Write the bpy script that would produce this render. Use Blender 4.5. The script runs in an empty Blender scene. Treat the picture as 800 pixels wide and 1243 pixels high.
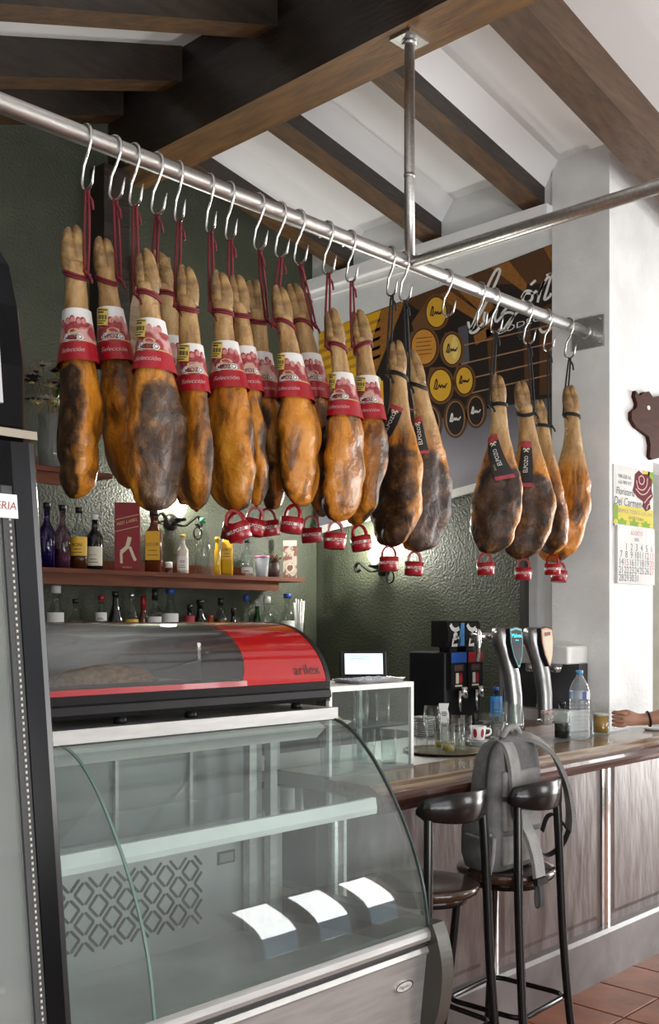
import bpy, math, random
from mathutils import Vector, Matrix, noise
R = math.radians
sc = bpy.context.scene
C = sc.collection
random.seed(7)

# ------------------------------------------------------------------ camera, world, light
F, CX, CY, H = 1261.0, 400.0, 755.0, 1.62          # focal length (px), horizon, eye height
YAW = R(43.8)
CO, SI = math.cos(YAW), math.sin(YAW)
cam_d = bpy.data.cameras.new('camera'); cam = bpy.data.objects.new('camera', cam_d); C.objects.link(cam)
cam_d.sensor_fit = 'VERTICAL'; cam_d.sensor_height = 36; cam_d.lens = F / 1243 * 36
cam_d.shift_y = (CY - 621.5) / 1243
cam.location = (0, 0, H); cam.rotation_euler = (R(90), 0, YAW - R(90))
cam_d.clip_start = 0.02
sc.camera = cam
vs = sc.view_settings
vs.view_transform = 'Standard'; vs.look = 'None'; vs.gamma = 1; vs.use_curve_mapping = False
vs.exposure = 0.45
w = bpy.data.worlds.new('world'); sc.world = w; w.use_nodes = True
bg = w.node_tree.nodes['Background']
bg.inputs[0].default_value = (0.62, 0.80, 1.0, 1); bg.inputs[1].default_value = 1.0
sc.cycles.transparent_max_bounces = 32
sc.cycles.max_bounces = 8

def area_light(name, loc, target, sx, sy, power, col=(1, 1, 1)):
    l = bpy.data.lights.new(name, 'AREA'); l.shape = 'RECTANGLE'; l.size = sx; l.size_y = sy; l.energy = power; l.color = col
    o = bpy.data.objects.new(name, l); C.objects.link(o); o.location = loc
    d = Vector(target) - Vector(loc); o.rotation_euler = d.to_track_quat('-Z', 'Y').to_euler()
    return o
# daylight entering through the open street front (behind the photographer) and the side doorway, plus added fill lights
area_light('daylight_street_front', (7.3, -5.2, 3.6), (4.2, 3.0, 1.6), 8.0, 5.0, 1650, (1, 0.98, 0.96))
area_light('front_fill', (0.7, -5.0, 2.6), (2.6, 3.0, 1.8), 5.0, 3.0, 130, (1, 0.98, 0.96))  # added frontal fill, shining through an opening put in for it
area_light('daylight_side_doorway', (9.9, 0.4, 1.8), (3.5, 2.2, 2.2), 3.4, 2.8, 260, (1, 0.98, 0.95))
area_light('ceiling_fill_front', (0.7, -4.4, 0.1), (3.0, 2.4, 4.2), 5.0, 1.4, 200, (1.0, 0.98, 0.95))  # added uplight that brightens the ceiling from the street side
area_light('ceiling_fill_door', (9.8, 0.2, 0.1), (3.6, 2.4, 4.2), 3.2, 1.6, 150, (1, 0.96, 0.90))  # second added uplight, lifting the ceiling from the doorway side

# ------------------------------------------------------------------ geometry of the room seen from the eye point
def xY(px, Y):                                     # X of the point on plane Y seen in column px
    t = (px - CX) / F
    return Y * (CO + t * SI) / (SI - t * CO)
def yX(px, X):
    t = (px - CX) / F
    return X * (SI - t * CO) / (CO + t * SI)
def dep(X, Y): return X * CO + Y * SI
def zz(py, X, Y): return H + (CY - py) * dep(X, Y) / F
def onY(px, py, Y):
    X = xY(px, Y); return Vector((X, Y, zz(py, X, Y)))
def onX(px, py, X):
    Y = yX(px, X); return Vector((X, Y, zz(py, X, Y)))
def onD(px, py, d):
    r = (px - CX) / F * d
    return Vector((d * CO + r * SI, d * SI - r * CO, H + (CY - py) / F * d))
RIGHT = Vector((SI, -CO, 0)); FWD = Vector((CO, SI, 0))

# ------------------------------------------------------------------ materials
def new_mat(name):
    m = bpy.data.materials.new(name); m.use_nodes = True
    return m, m.node_tree, m.node_tree.nodes['Principled BSDF']
def nd(t, typ, **k):
    n = t.nodes.new(typ)
    for a, b in k.items(): setattr(n, a, b)
    return n
def rgba(c): return (c[0], c[1], c[2], 1)
def M(name, col, rough=0.5, metal=0.0, col2=None, scale=8, stretch=(1, 1, 1), bump=0.0, bscale=None, coat=0.0, emit=0.0, spec=0.5, detail=4, lo=0.35, hi=0.65, rvar=0.0):
    m, t, p = new_mat(name)
    p.inputs['Base Color'].default_value = rgba(col); p.inputs['Roughness'].default_value = rough
    p.inputs['Metallic'].default_value = metal; p.inputs['Coat Weight'].default_value = coat
    p.inputs['Specular IOR Level'].default_value = spec
    if emit:
        p.inputs['Emission Color'].default_value = rgba(col); p.inputs['Emission Strength'].default_value = emit
    tc = nd(t, 'ShaderNodeTexCoord'); mp = nd(t, 'ShaderNodeMapping'); mp.inputs['Scale'].default_value = stretch
    t.links.new(tc.outputs['Object'], mp.inputs[0])
    if col2 is None: col2 = tuple(c * 0.9 for c in col)
    n = nd(t, 'ShaderNodeTexNoise'); n.inputs['Scale'].default_value = scale; n.inputs['Detail'].default_value = detail
    t.links.new(mp.outputs[0], n.inputs[0])
    mr = nd(t, 'ShaderNodeMapRange'); mr.inputs[1].default_value = lo; mr.inputs[2].default_value = hi
    t.links.new(n.outputs[0], mr.inputs[0])
    mx = nd(t, 'ShaderNodeMix', data_type='RGBA'); mx.inputs[6].default_value = rgba(col); mx.inputs[7].default_value = rgba(col2)
    t.links.new(mr.outputs[0], mx.inputs[0]); t.links.new(mx.outputs[2], p.inputs['Base Color'])
    if emit: t.links.new(mx.outputs[2], p.inputs['Emission Color'])
    if rvar:
        m2 = nd(t, 'ShaderNodeMapRange'); m2.inputs[3].default_value = rough; m2.inputs[4].default_value = rough + rvar
        t.links.new(n.outputs[0], m2.inputs[0]); t.links.new(m2.outputs[0], p.inputs['Roughness'])
    if bump:
        n2 = nd(t, 'ShaderNodeTexNoise'); n2.inputs['Scale'].default_value = bscale or scale * 3; n2.inputs['Detail'].default_value = 5
        t.links.new(mp.outputs[0], n2.inputs[0])
        b = nd(t, 'ShaderNodeBump'); b.inputs['Strength'].default_value = bump; b.inputs['Distance'].default_value = 0.01
        t.links.new(n2.outputs[0], b.inputs['Height']); t.links.new(b.outputs[0], p.inputs['Normal'])
    return m
def glass(name, tint=(0.96, 0.98, 0.97), ior=1.5, rough=0.02, haze=0.0, hazecol=(0.8, 0.85, 0.85), f0=0.045):
    """thin sheet glass: clear transmission with a Schlick reflection, optionally a noise-varied diffuse haze"""
    m = bpy.data.materials.new(name); m.use_nodes = True; t = m.node_tree; t.nodes.clear()
    out = nd(t, 'ShaderNodeOutputMaterial'); tr = nd(t, 'ShaderNodeBsdfTransparent'); gl = nd(t, 'ShaderNodeBsdfGlossy')
    lw = nd(t, 'ShaderNodeLayerWeight'); lw.inputs[0].default_value = 0.5; mx = nd(t, 'ShaderNodeMixShader')
    pw = nd(t, 'ShaderNodeMath', operation='POWER'); pw.inputs[1].default_value = 4.0; ma = nd(t, 'ShaderNodeMath', operation='MULTIPLY_ADD'); ma.inputs[1].default_value = 0.8; ma.inputs[2].default_value = f0
    t.links.new(lw.outputs['Facing'], pw.inputs[0]); t.links.new(pw.outputs[0], ma.inputs[0])
    tr.inputs[0].default_value = rgba(tint); gl.inputs['Roughness'].default_value = rough
    t.links.new(ma.outputs[0], mx.inputs[0]); t.links.new(tr.outputs[0], mx.inputs[1]); t.links.new(gl.outputs[0], mx.inputs[2])
    last = mx
    if haze:
        df = nd(t, 'ShaderNodeBsdfDiffuse'); df.inputs[0].default_value = rgba(hazecol)
        tc = nd(t, 'ShaderNodeTexCoord'); n = nd(t, 'ShaderNodeTexNoise'); n.inputs['Scale'].default_value = 6
        mr = nd(t, 'ShaderNodeMapRange'); mr.inputs[3].default_value = haze * 0.5; mr.inputs[4].default_value = haze * 1.5
        t.links.new(tc.outputs['Object'], n.inputs[0]); t.links.new(n.outputs[0], mr.inputs[0])
        m2 = nd(t, 'ShaderNodeMixShader'); t.links.new(mr.outputs[0], m2.inputs[0]); t.links.new(mx.outputs[0], m2.inputs[1]); t.links.new(df.outputs[0], m2.inputs[2])
        last = m2
    t.links.new(last.outputs[0], out.inputs[0])
    return m

green = M('green_stucco', (0.066, 0.075, 0.046), 0.5, col2=(0.047, 0.056, 0.034), scale=3, bump=0.6, bscale=80)
white_plaster = M('white_plaster', (0.74, 0.76, 0.76), 0.8, col2=(0.68, 0.70, 0.70), scale=2.5, bump=0.35, bscale=30)
pillar_plaster = M('rough_white_plaster', (0.76, 0.77, 0.77), 0.8, col2=(0.66, 0.67, 0.67), scale=5, bump=0.3, bscale=45)
ceil_white = M('ceiling_white', (0.88, 0.89, 0.90), 0.75, col2=(0.84, 0.85, 0.86), scale=1.5, bump=0.1)
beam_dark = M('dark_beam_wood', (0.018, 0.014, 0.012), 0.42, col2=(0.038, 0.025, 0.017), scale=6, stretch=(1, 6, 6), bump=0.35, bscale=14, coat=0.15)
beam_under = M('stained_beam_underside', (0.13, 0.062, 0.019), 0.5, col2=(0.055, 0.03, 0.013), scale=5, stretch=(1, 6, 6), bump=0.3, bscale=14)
beam_brown = M('brown_beam_wood', (0.13, 0.075, 0.042), 0.5, col2=(0.075, 0.042, 0.024), scale=5, stretch=(1, 6, 6), bump=0.3, bscale=14)
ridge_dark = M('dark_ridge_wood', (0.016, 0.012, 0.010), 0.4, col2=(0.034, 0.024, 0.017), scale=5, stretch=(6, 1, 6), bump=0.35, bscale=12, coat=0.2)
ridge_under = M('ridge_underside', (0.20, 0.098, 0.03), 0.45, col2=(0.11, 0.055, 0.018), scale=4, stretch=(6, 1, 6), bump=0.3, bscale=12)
steel = M('brushed_steel', (0.62, 0.62, 0.61), 0.28, 1.0, col2=(0.50, 0.50, 0.50), scale=12, stretch=(1, 8, 8), rvar=0.15)
rail_steel = M('rail_steel', (0.60, 0.59, 0.57), 0.25, 1.0, col2=(0.48, 0.47, 0.45), scale=9, stretch=(3, 10, 10), rvar=0.25)
chrome = M('chrome', (0.78, 0.78, 0.78), 0.08, 1.0)
hook_steel = M('hook_steel', (0.66, 0.65, 0.63), 0.2, 1.0, col2=(0.4, 0.4, 0.39), scale=30)
black_plastic = M('black_plastic', (0.010, 0.010, 0.011), 0.35, col2=(0.014, 0.014, 0.015), spec=0.22)
gloss_black = M('gloss_black', (0.004, 0.004, 0.005), 0.22, spec=0.1)
dark_grey = M('dark_grey', (0.05, 0.05, 0.052), 0.5)
mid_grey = M('mid_grey', (0.22, 0.22, 0.22), 0.45)
white_p = M('white_plastic', (0.78, 0.78, 0.76), 0.35)
paper = M('white_paper', (0.80, 0.80, 0.77), 0.6)
red_p = M('red_plastic', (0.33, 0.006, 0.014), 0.3, coat=0.2)
red_ink = M('red_ink', (0.36, 0.008, 0.02), 0.5)
black_ink = M('black_ink', (0.012, 0.012, 0.012), 0.6)
iron = M('wrought_iron', (0.012, 0.012, 0.012), 0.35, 0.4, bump=0.2, bscale=40)
shelf_wood = M('reddish_shelf_wood', (0.17, 0.045, 0.015), 0.5, col2=(0.105, 0.026, 0.009), scale=4, stretch=(1, 8, 8), spec=0.25)
clear = glass('clear_glass'); case_glass = glass('case_glass', (0.88, 0.92, 0.91), 1.5, 0.01, 0.035, f0=0.032)
pane_edge = M('green_glass_edge', (0.16, 0.25, 0.22), 0.15)

# ------------------------------------------------------------------ mesh builder
class MB:
    def __init__(s): s.v = []; s.f = []; s.mi = []; s.sm = []; s.m = 0; s.smooth = False; s.col = {}
    def add(s, vs, fs, m=None, smooth=None):
        b = len(s.v); s.v += [tuple(v) for v in vs]
        for f in fs:
            s.f.append(tuple(b + i for i in f)); s.mi.append(s.m if m is None else m); s.sm.append(s.smooth if smooth is None else smooth)
        return b
    def box(s, x0, x1, y0, y1, z0, z1, m=None, mat=None):
        vs = [(x, y, z) for z in (z0, z1) for y in (y0, y1) for x in (x0, x1)]
        if mat is not None: vs = [mat @ Vector(v) for v in vs]
        s.add(vs, [(0, 2, 3, 1), (4, 5, 7, 6), (0, 1, 5, 4), (2, 6, 7, 3), (0, 4, 6, 2), (1, 3, 7, 5)], m, False)
    def hexa(s, vs, m=None, bottom=None, front=None):
        """8 corners ordered like box(); optional own material for the underside"""
        b = len(s.f)
        s.add(vs, [(0, 2, 3, 1), (4, 5, 7, 6), (0, 1, 5, 4), (2, 6, 7, 3), (0, 4, 6, 2), (1, 3, 7, 5)], m, False)
        if bottom is not None: s.mi[b] = bottom
        if front is not None: s.mi[b + 2] = front
    def bevbox(s, x0, x1, y0, y1, z0, z1, r, m=None, mat=None, seg=3):
        """box with rounded vertical edges and a chamfered top and bottom rim"""
        cs = []
        for (cx, cy, a0) in ((x1 - r, y1 - r, 0), (x0 + r, y1 - r, 90), (x0 + r, y0 + r, 180), (x1 - r, y0 + r, 270)):
            for k in range(seg + 1):
                a = R(a0 + 90 * k / seg); cs.append((cx, cy, math.cos(a), math.sin(a)))
        rings = []
        for (z, q) in ((z0, 0.55), (z0 + r * 0.45, 1), (z1 - r * 0.45, 1), (z1, 0.55)):
            rings.append([(cx + c * r * q - (1 - q) * 0 , cy + sn * r * q, z) for cx, cy, c, sn in cs])
        n = len(cs); vs = [v for ring in rings for v in ring]
        fs = [(i * n + j, i * n + (j + 1) % n, (i + 1) * n + (j + 1) % n, (i + 1) * n + j) for i in range(3) for j in range(n)]
        fs.append(tuple(range(n - 1, -1, -1))); fs.append(tuple(3 * n + j for j in range(n)))
        if mat is not None: vs = [mat @ Vector(v) for v in vs]
        s.add(vs, fs, m, False)
    def loft(s, rings, m=None, smooth=True, cap0=True, cap1=True, closed=True):
        n = len(rings[0]); vs = [v for r in rings for v in r]; fs = []
        for i in range(len(rings) - 1):
            for j in range(n if closed else n - 1):
                k = (j + 1) % n; fs.append((i * n + j, i * n + k, (i + 1) * n + k, (i + 1) * n + j))
        b = s.add(vs, fs, m, smooth)
        if cap0: s.add([], [], m); s.f.append(tuple(b + j for j in range(n - 1, -1, -1))); s.mi.append(s.m if m is None else m); s.sm.append(False)
        if cap1:
            q = b + (len(rings) - 1) * n; s.f.append(tuple(q + j for j in range(n))); s.mi.append(s.m if m is None else m); s.sm.append(False)
        return b
    def lathe(s, prof, n=20, at=(0, 0, 0), m=None, mat=None, cap0=True, cap1=True, smooth=True):
        rings = []
        for (r, z) in prof:
            ring = [Vector((at[0] + r * math.cos(2 * math.pi * j / n), at[1] + r * math.sin(2 * math.pi * j / n), at[2] + z)) for j in range(n)]
            if mat is not None: ring = [mat @ v for v in ring]
            rings.append(ring)
        return s.loft(rings, m, smooth, cap0, cap1)
    def tube(s, pts, r, n=8, m=None, closed=False, smooth=True, caps=True):
        pts = [Vector(p) for p in pts]; N = len(pts)
        rad = (lambda i: r[i]) if isinstance(r, (list, tuple)) else (lambda i: r)
        rings = []; nrm = None
        for i, p in enumerate(pts):
            if closed: d = pts[(i + 1) % N] - pts[i - 1]
            else: d = pts[min(i + 1, N - 1)] - pts[max(i - 1, 0)]
            d.normalize()
            if nrm is None:
                nrm = d.cross(Vector((0, 0, 1)))
                if nrm.length < 0.05: nrm = d.cross(Vector((1, 0, 0)))
            else: nrm = nrm - d * nrm.dot(d)
            nrm.normalize(); bn = d.cross(nrm)
            rings.append([p + (nrm * math.cos(2 * math.pi * j / n) + bn * math.sin(2 * math.pi * j / n)) * rad(i) for j in range(n)])
        if closed: rings.append(rings[0])
        return s.loft(rings, m, smooth, caps and not closed, caps and not closed)
    def ribbon(s, pts, w, t, side, m=None):
        """flat strap following pts; side = width direction"""
        rings = []; pts = [Vector(p) for p in pts]; side = Vector(side).normalized()
        for i, p in enumerate(pts):
            d = (pts[min(i + 1, len(pts) - 1)] - pts[max(i - 1, 0)]).normalized(); nn = d.cross(side).normalized()
            sd = side
            ww = w[i] if isinstance(w, (list, tuple)) else w
            rings.append([p + sd * ww / 2 + nn * t / 2, p - sd * ww / 2 + nn * t / 2, p - sd * ww / 2 - nn * t / 2, p + sd * ww / 2 - nn * t / 2])
        s.loft(rings, m, False)
    def prism(s, poly, fn0, fn1, m=None, side=None):
        """polygon (list of 2-tuples) between two mappings to 3-D"""
        n = len(poly); vs = [fn0(*p) for p in poly] + [fn1(*p) for p in poly]
        s.add(vs, [tuple(range(n - 1, -1, -1)), tuple(n + i for i in range(n))], m, False)
        b = len(s.v) - 2 * n
        for i in range(n):
            k = (i + 1) % n; s.f.append((b + i, b + k, b + n + k, b + n + i)); s.mi.append((s.m if m is None else m) if side is None else side); s.sm.append(False)
    def geo(s, g, fn, m=None):
        s.add([fn(x, y) for x, y in g[0]], g[1], m, False)
    def build(s, name, mats, parent=None, loc=None):
        me = bpy.data.meshes.new(name); me.from_pydata(s.v, [], s.f)
        if not isinstance(mats, (list, tuple)): mats = [mats]
        for m in mats: me.materials.append(m)
        me.polygons.foreach_set('material_index', s.mi); me.polygons.foreach_set('use_smooth', s.sm)
        for k, vals in s.col.items():
            a = me.attributes.new(k, 'FLOAT', 'POINT'); a.data.foreach_set('value', vals)
        me.update()
        o = bpy.data.objects.new(name, me); C.objects.link(o)
        if parent: o.parent = parent
        if loc is not None: o.location = loc
        return o
def tag(o, label, cat, group=None):
    o['label'] = label; o['category'] = cat
    if group: o['group'] = group
    return o
def thing(name, label, cat, loc=(0, 0, 0), rz=0, group=None):
    o = bpy.data.objects.new(name, None); C.objects.link(o); o.location = loc; o.rotation_euler = (0, 0, rz)
    o.empty_display_size = 0.05
    return tag(o, label, cat, group)
def struct(o): o['kind'] = 'structure'; return o
def copy_tree(o, parent=None):
    c = o.copy(); C.objects.link(c); c.parent = parent
    for ch in o.children: copy_tree(ch, c)
    return c
_tx = {}
def text_geo(body, size=1.0, align='CENTER', shear=0.0, sx=1.0):
    """flat triangulated lettering as (2-D points, faces)"""
    key = (body, align, shear)
    if key not in _tx:
        cu = bpy.data.curves.new('lettering', 'FONT'); cu.body = body; cu.align_x = align; cu.align_y = 'CENTER'; cu.shear = shear
        cu.resolution_u = 3; cu.size = 1
        ob = bpy.data.objects.new('lettering', cu); C.objects.link(ob)
        dg = bpy.context.evaluated_depsgraph_get()
        me = bpy.data.meshes.new_from_object(ob.evaluated_get(dg))
        _tx[key] = ([(v.co.x, v.co.y) for v in me.vertices], [tuple(p.vertices) for p in me.polygons])
        bpy.data.objects.remove(ob); bpy.data.curves.remove(cu); bpy.data.meshes.remove(me)
    g = _tx[key]
    return ([(x * size * sx, y * size) for x, y in g[0]], g[1])
def ellipse(cx, cy, rx, ry, n=20, a0=0): return [(cx + rx * math.cos(2 * math.pi * i / n + a0), cy + ry * math.sin(2 * math.pi * i / n + a0)) for i in range(n)]
def stroke(pts, w):
    """2-D brush stroke polygon strip"""
    out = []; faces = []; N = len(pts)
    for i, p in enumerate(pts):
        a = Vector(pts[max(i - 1, 0)]); b = Vector(pts[min(i + 1, N - 1)]); d = (b - a); d = d.normalized() if d.length else Vector((1, 0)); n = Vector((-d.y, d.x))
        out += [tuple(Vector(p) + n * w / 2), tuple(Vector(p) - n * w / 2)]
        if i: faces.append((2 * i - 2, 2 * i - 1, 2 * i + 1, 2 * i))
    return (out, faces)
def smooth_pts(pts, k=5):
    """Catmull-Rom resampling"""
    P = [Vector(p) for p in pts]; out = []
    for i in range(len(P) - 1):
        p0 = P[max(i - 1, 0)]; p1 = P[i]; p2 = P[i + 1]; p3 = P[min(i + 2, len(P) - 1)]
        for j in range(k):
            t = j / k
            out.append(0.5 * ((2 * p1) + (p2 - p0) * t + (2 * p0 - 5 * p1 + 4 * p2 - p3) * t * t + (3 * p1 - p0 - 3 * p2 + p3) * t ** 3))
    out.append(P[-1]); return out

# ================================================================== the setting
RAILY, RAILZ = 2.57, H + 0.5425 * 2.57
PILX, PILY0, PILY1 = 4.49, 2.46, 2.774
WX, WY = 4.54, 4.465
RX0, RX1, RZ = 3.03, 3.26, H + 2.266               # ridge beam
def zl(X): return H + 2.53 - 0.355 * (RX0 - X)     # underside of the rising (near) rafters
def zr(X): return H + 2.33 - 0.19 * (X - RX1)      # underside of the falling (far) rafters

grout = M('grey_grout', (0.10, 0.07, 0.055), 0.8, bump=0.2)
tile_m = M('terracotta_tile', (0.25, 0.082, 0.032), 0.4, col2=(0.15, 0.045, 0.02), scale=5, bump=0.15, bscale=20)
tile_m2 = M('terracotta_tile_pale', (0.29, 0.10, 0.042), 0.4, col2=(0.19, 0.06, 0.026), scale=5, bump=0.15, bscale=20)
b = MB(); b.box(-3.5, 9.2, -3.6, 5.1, -0.1, -0.008); floor = struct(b.build('floor', grout))
T = 0.31
tp = MB(); q = T / 2 - 0.004
tp.loft([[(-q, -q, -0.009), (q, -q, -0.009), (q, q, -0.009), (-q, q, -0.009)], [(-q, -q, -0.002), (q, -q, -0.002), (q, q, -0.002), (-q, q, -0.002)],
         [(-q + .003, -q + .003, 0), (q - .003, -q + .003, 0), (q - .003, q - .003, 0), (-q + .003, q - .003, 0)]], 0, False, False)
t0 = tp.build('tile', tile_m, floor); me2 = t0.data.copy(); me2.materials[0] = tile_m2
cnt = 0
for i in range(24):
    for j in range(11):
        X = 0.65 + i * T; Y = -1.0 + j * T + 0.13
        if Y > 2.45: continue
        o = t0 if cnt == 0 else t0.copy()
        if cnt: C.objects.link(o)
        if random.random() < 0.4: o.data = me2
        o.location = (X, Y, 0); o.rotation_euler = (0, 0, random.choice((0, 1, 2, 3)) * math.pi / 2); cnt += 1

b = MB(); b.box(-3.5, WX + 0.15, WY, WY + 0.15, 0, 4.7); struct(b.build('wall_back', green))
DY0 = 2.99
b = MB(); b.box(WX, WX + 0.15, DY0, WY, 0, 2.40); struct(b.build('wall_side', green))
b = MB(); b.box(WX - 0.035, WX + 0.15, PILY1 - 0.03, WY, 2.40, 4.3); struct(b.build('wall_side_upper', white_plaster))
b = MB(); b.box(PILX, PILX + 0.44, PILY0, PILY1, 0, 4.3); struct(b.build('pillar', pillar_plaster))
b = MB(); b.box(PILX + 0.44, 8.8, PILY0 + 0.003, PILY0 + 0.2, 2.43, 4.2); struct(b.build('wall_header', white_plaster))
cream = M('cream_plaster', (0.80, 0.74, 0.62), 0.8)
b = MB(); b.box(WX + 0.16, 9, WY + 0.4, WY + 0.55, 0, 4.2); struct(b.build('wall_far', cream))
b = MB(); b.box(9, 9.15, 2.0, 5.0, 0, 4.2); b.box(9, 9.15, -3.6, -1.2, 0, 4.2); b.box(9, 9.15, -1.2, 2.0, 3.1, 4.2); struct(b.build('wall_right', cream))
# narrow white door in a dark frame between the green wall and the pillar
door_white = M('white_door', (0.70, 0.73, 0.76), 0.35)
frame_dark = M('dark_door_frame', (0.03, 0.028, 0.025), 0.5)
b = MB(); b.box(WX - 0.01, WX + 0.14, DY0 - 0.03, DY0, 0, 2.40, 0); b.box(WX, WX + 0.14, PILY1, PILY1 + 0.03, 0, 2.40, 1)
dfr = b.build('door_frame', [frame_dark, M('tan_jamb', (0.36, 0.27, 0.16), 0.5)])
b = MB(); b.box(WX + 0.03, WX + 0.07, PILY1 + 0.03, DY0 - 0.03, 0, 2.40); door = struct(b.build('door_1', door_white)); dfr.parent = door
# ceilings
def slab(name, X0, X1, zf, off, Y0, Y1, th, m):
    b = MB(); vs = [(X, Y, zf(X) + off + dz) for dz in (0, th) for Y in (Y0, Y1) for X in (X0, X1)]
    b.hexa(vs); return struct(b.build(name, m))
slab('ceiling_near', -1.8, RX0 + 0.05, zl, 0.165, -3.6, WY, 0.1, ceil_white)
slab('ceiling', RX1 - 0.05, WX, zr, 0.185, -3.6, WY, 0.1, ceil_white)
slab('ceiling_right', WX, 9, zr, 0.185, -3.6, PILY0 + 0.3, 0.1, ceil_white)
# white cornice steps over the poster
b = MB(); b.box(WX - 0.06, WX - 0.035, PILY1, WY - 0.01, 3.58, 3.62); struct(b.build('trim_1', white_p))
b = MB()
for k in range(1):
    b.box(WX - 0.10, WX - 0.035, PILY1, WY - 0.01, zr(WX) - 0.02 - 0.07, zr(WX) - 0.02)
struct(b.build('trim_2', ceil_white))
b = MB(); b.box(-3.65, -3.5, -3.6, WY, 0, 3.2); struct(b.build('wall_left', cream))
# street front behind the photographer: piers with wide glazed openings, one of them added for light
b = MB()
for x0, x1 in ((-3.5, -1.5), (2.9, 6.1), (8.45, 9.0)): b.box(x0, x1, -3.6, -3.4, 0, 2.9)
b.box(6.1, 8.45, -3.6, -3.4, 0, 0.25); b.box(-3.5, 9, -3.6, -3.4, 2.9, 4.6); struct(b.build('wall_front', cream))
win_wood = M('window_wood', (0.22, 0.10, 0.04), 0.5, col2=(0.14, 0.06, 0.03), stretch=(6, 6, 1))
for wn, (x0, x1, zs, fw) in enumerate(((-1.5, 2.9, 0.0, 0.10), (6.1, 8.45, 0.25, 0.20))):  # first window is invented, to let more light into the room
    b = MB(); b.box(x0, x1, -3.55, -3.45, 2.80, 2.9)
    for k in range(4):
        xx = x0 + (x1 - x0 - fw) * k / 3; b.box(xx, xx + fw, -3.55, -3.45, zs, 2.8)
    struct(b.build('window_%d' % (wn + 1), win_wood))

# ------------------------------------------------------------------ roof timbers
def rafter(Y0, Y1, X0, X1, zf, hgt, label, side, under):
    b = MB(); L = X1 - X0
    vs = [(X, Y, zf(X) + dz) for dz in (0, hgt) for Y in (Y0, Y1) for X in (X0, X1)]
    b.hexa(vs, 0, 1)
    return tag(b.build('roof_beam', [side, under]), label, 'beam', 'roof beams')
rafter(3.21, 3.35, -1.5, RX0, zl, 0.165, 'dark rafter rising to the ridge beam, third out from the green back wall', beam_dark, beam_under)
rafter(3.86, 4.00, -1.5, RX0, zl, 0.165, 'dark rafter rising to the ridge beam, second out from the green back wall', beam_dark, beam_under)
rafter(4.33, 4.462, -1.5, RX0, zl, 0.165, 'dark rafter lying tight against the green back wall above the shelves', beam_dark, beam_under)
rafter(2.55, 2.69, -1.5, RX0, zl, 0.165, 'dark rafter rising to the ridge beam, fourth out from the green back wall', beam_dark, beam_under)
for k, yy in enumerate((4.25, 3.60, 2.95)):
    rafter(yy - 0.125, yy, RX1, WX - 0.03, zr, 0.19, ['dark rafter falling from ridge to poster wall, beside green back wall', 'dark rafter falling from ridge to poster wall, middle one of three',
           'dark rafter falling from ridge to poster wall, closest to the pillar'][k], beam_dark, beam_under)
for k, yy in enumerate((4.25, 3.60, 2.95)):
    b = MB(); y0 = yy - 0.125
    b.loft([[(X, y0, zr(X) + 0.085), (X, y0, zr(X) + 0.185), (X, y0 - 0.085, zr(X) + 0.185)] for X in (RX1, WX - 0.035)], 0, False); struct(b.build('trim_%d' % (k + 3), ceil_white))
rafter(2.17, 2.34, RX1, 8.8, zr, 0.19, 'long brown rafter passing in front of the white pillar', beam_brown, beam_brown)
rafter(1.35, 1.52, RX1, 8.8, zr, 0.19, 'long brown rafter over the customers side of the bar', beam_brown, beam_brown)
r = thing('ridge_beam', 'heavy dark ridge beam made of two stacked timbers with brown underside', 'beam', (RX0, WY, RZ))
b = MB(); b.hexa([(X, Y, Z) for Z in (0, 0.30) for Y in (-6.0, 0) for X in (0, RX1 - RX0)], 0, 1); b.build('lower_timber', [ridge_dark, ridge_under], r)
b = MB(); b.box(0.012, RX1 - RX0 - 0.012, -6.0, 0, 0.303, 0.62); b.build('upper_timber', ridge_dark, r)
# carved corbel and dark post carrying the ridge beam end
r = thing('corbel_post', 'dark wall post with carved pale wooden corbel under the ridge beam end', 'corbel', (3.05, WY, 3.05))
b = MB(); b.box(-0.13, 0.02, -0.13, -0.001, -0.1, 0.83); b.build('post', beam_dark, r)
cv = [(0, 0.42), (0.30, 0.42), (0.30, 0.36), (0.26, 0.35), (0.25, 0.29), (0.17, 0.25), (0.12, 0.17), (0.10, 0.07), (0.12, 0.0), (0.12, -0.1), (0, -0.1)]
b = MB(); b.prism(cv, lambda x, z: Vector((0.045, -0.02 - x * 0.7, z)), lambda x, z: Vector((0.20, -0.02 - x * 0.7, z)))
b.build('carved_bracket', M('pale_carved_wood', (0.30, 0.21, 0.13), 0.45, col2=(0.2, 0.13, 0.08), stretch=(1, 1, 6)), r)

# ------------------------------------------------------------------ hanging rail
x_end = PILX
r = thing('hanging_rail', 'long steel tube rail carrying the hams, flanged to the white pillar', 'rail', (xY(497, RAILY), RAILY, RAILZ))
px0 = xY(497, RAILY)
b = MB(); b.tube([(X - px0, 0, 0) for X in (0.2, 1.2, 2.2, 3.2, x_end - 0.012)], 0.027, 16); b.build('tube', rail_steel, r)
b = MB(); b.box(x_end - 0.012 - px0, x_end - 0.001 - px0, -0.085, 0.085, -0.075, 0.075); b.lathe([(0.032, -0.03), (0.032, 0.0)], 16, mat=Matrix.Translation((x_end - 0.012 - px0, 0, 0)) @ Matrix.Rotation(R(90), 4, 'Y'))
fl = b.build('wall_flange', steel, r)
for sy in (-1, 1):
    for sz in (-1, 1):
        b = MB(); b.lathe([(0.007, 0), (0.007, 0.006), (0.004, 0.008)], 8, mat=Matrix.Translation((x_end - 0.012 - px0, sy * 0.065, sz * 0.055)) @ Matrix.Rotation(R(-90), 4, 'Y')); b.build('bolt', hook_steel, fl)
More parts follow.
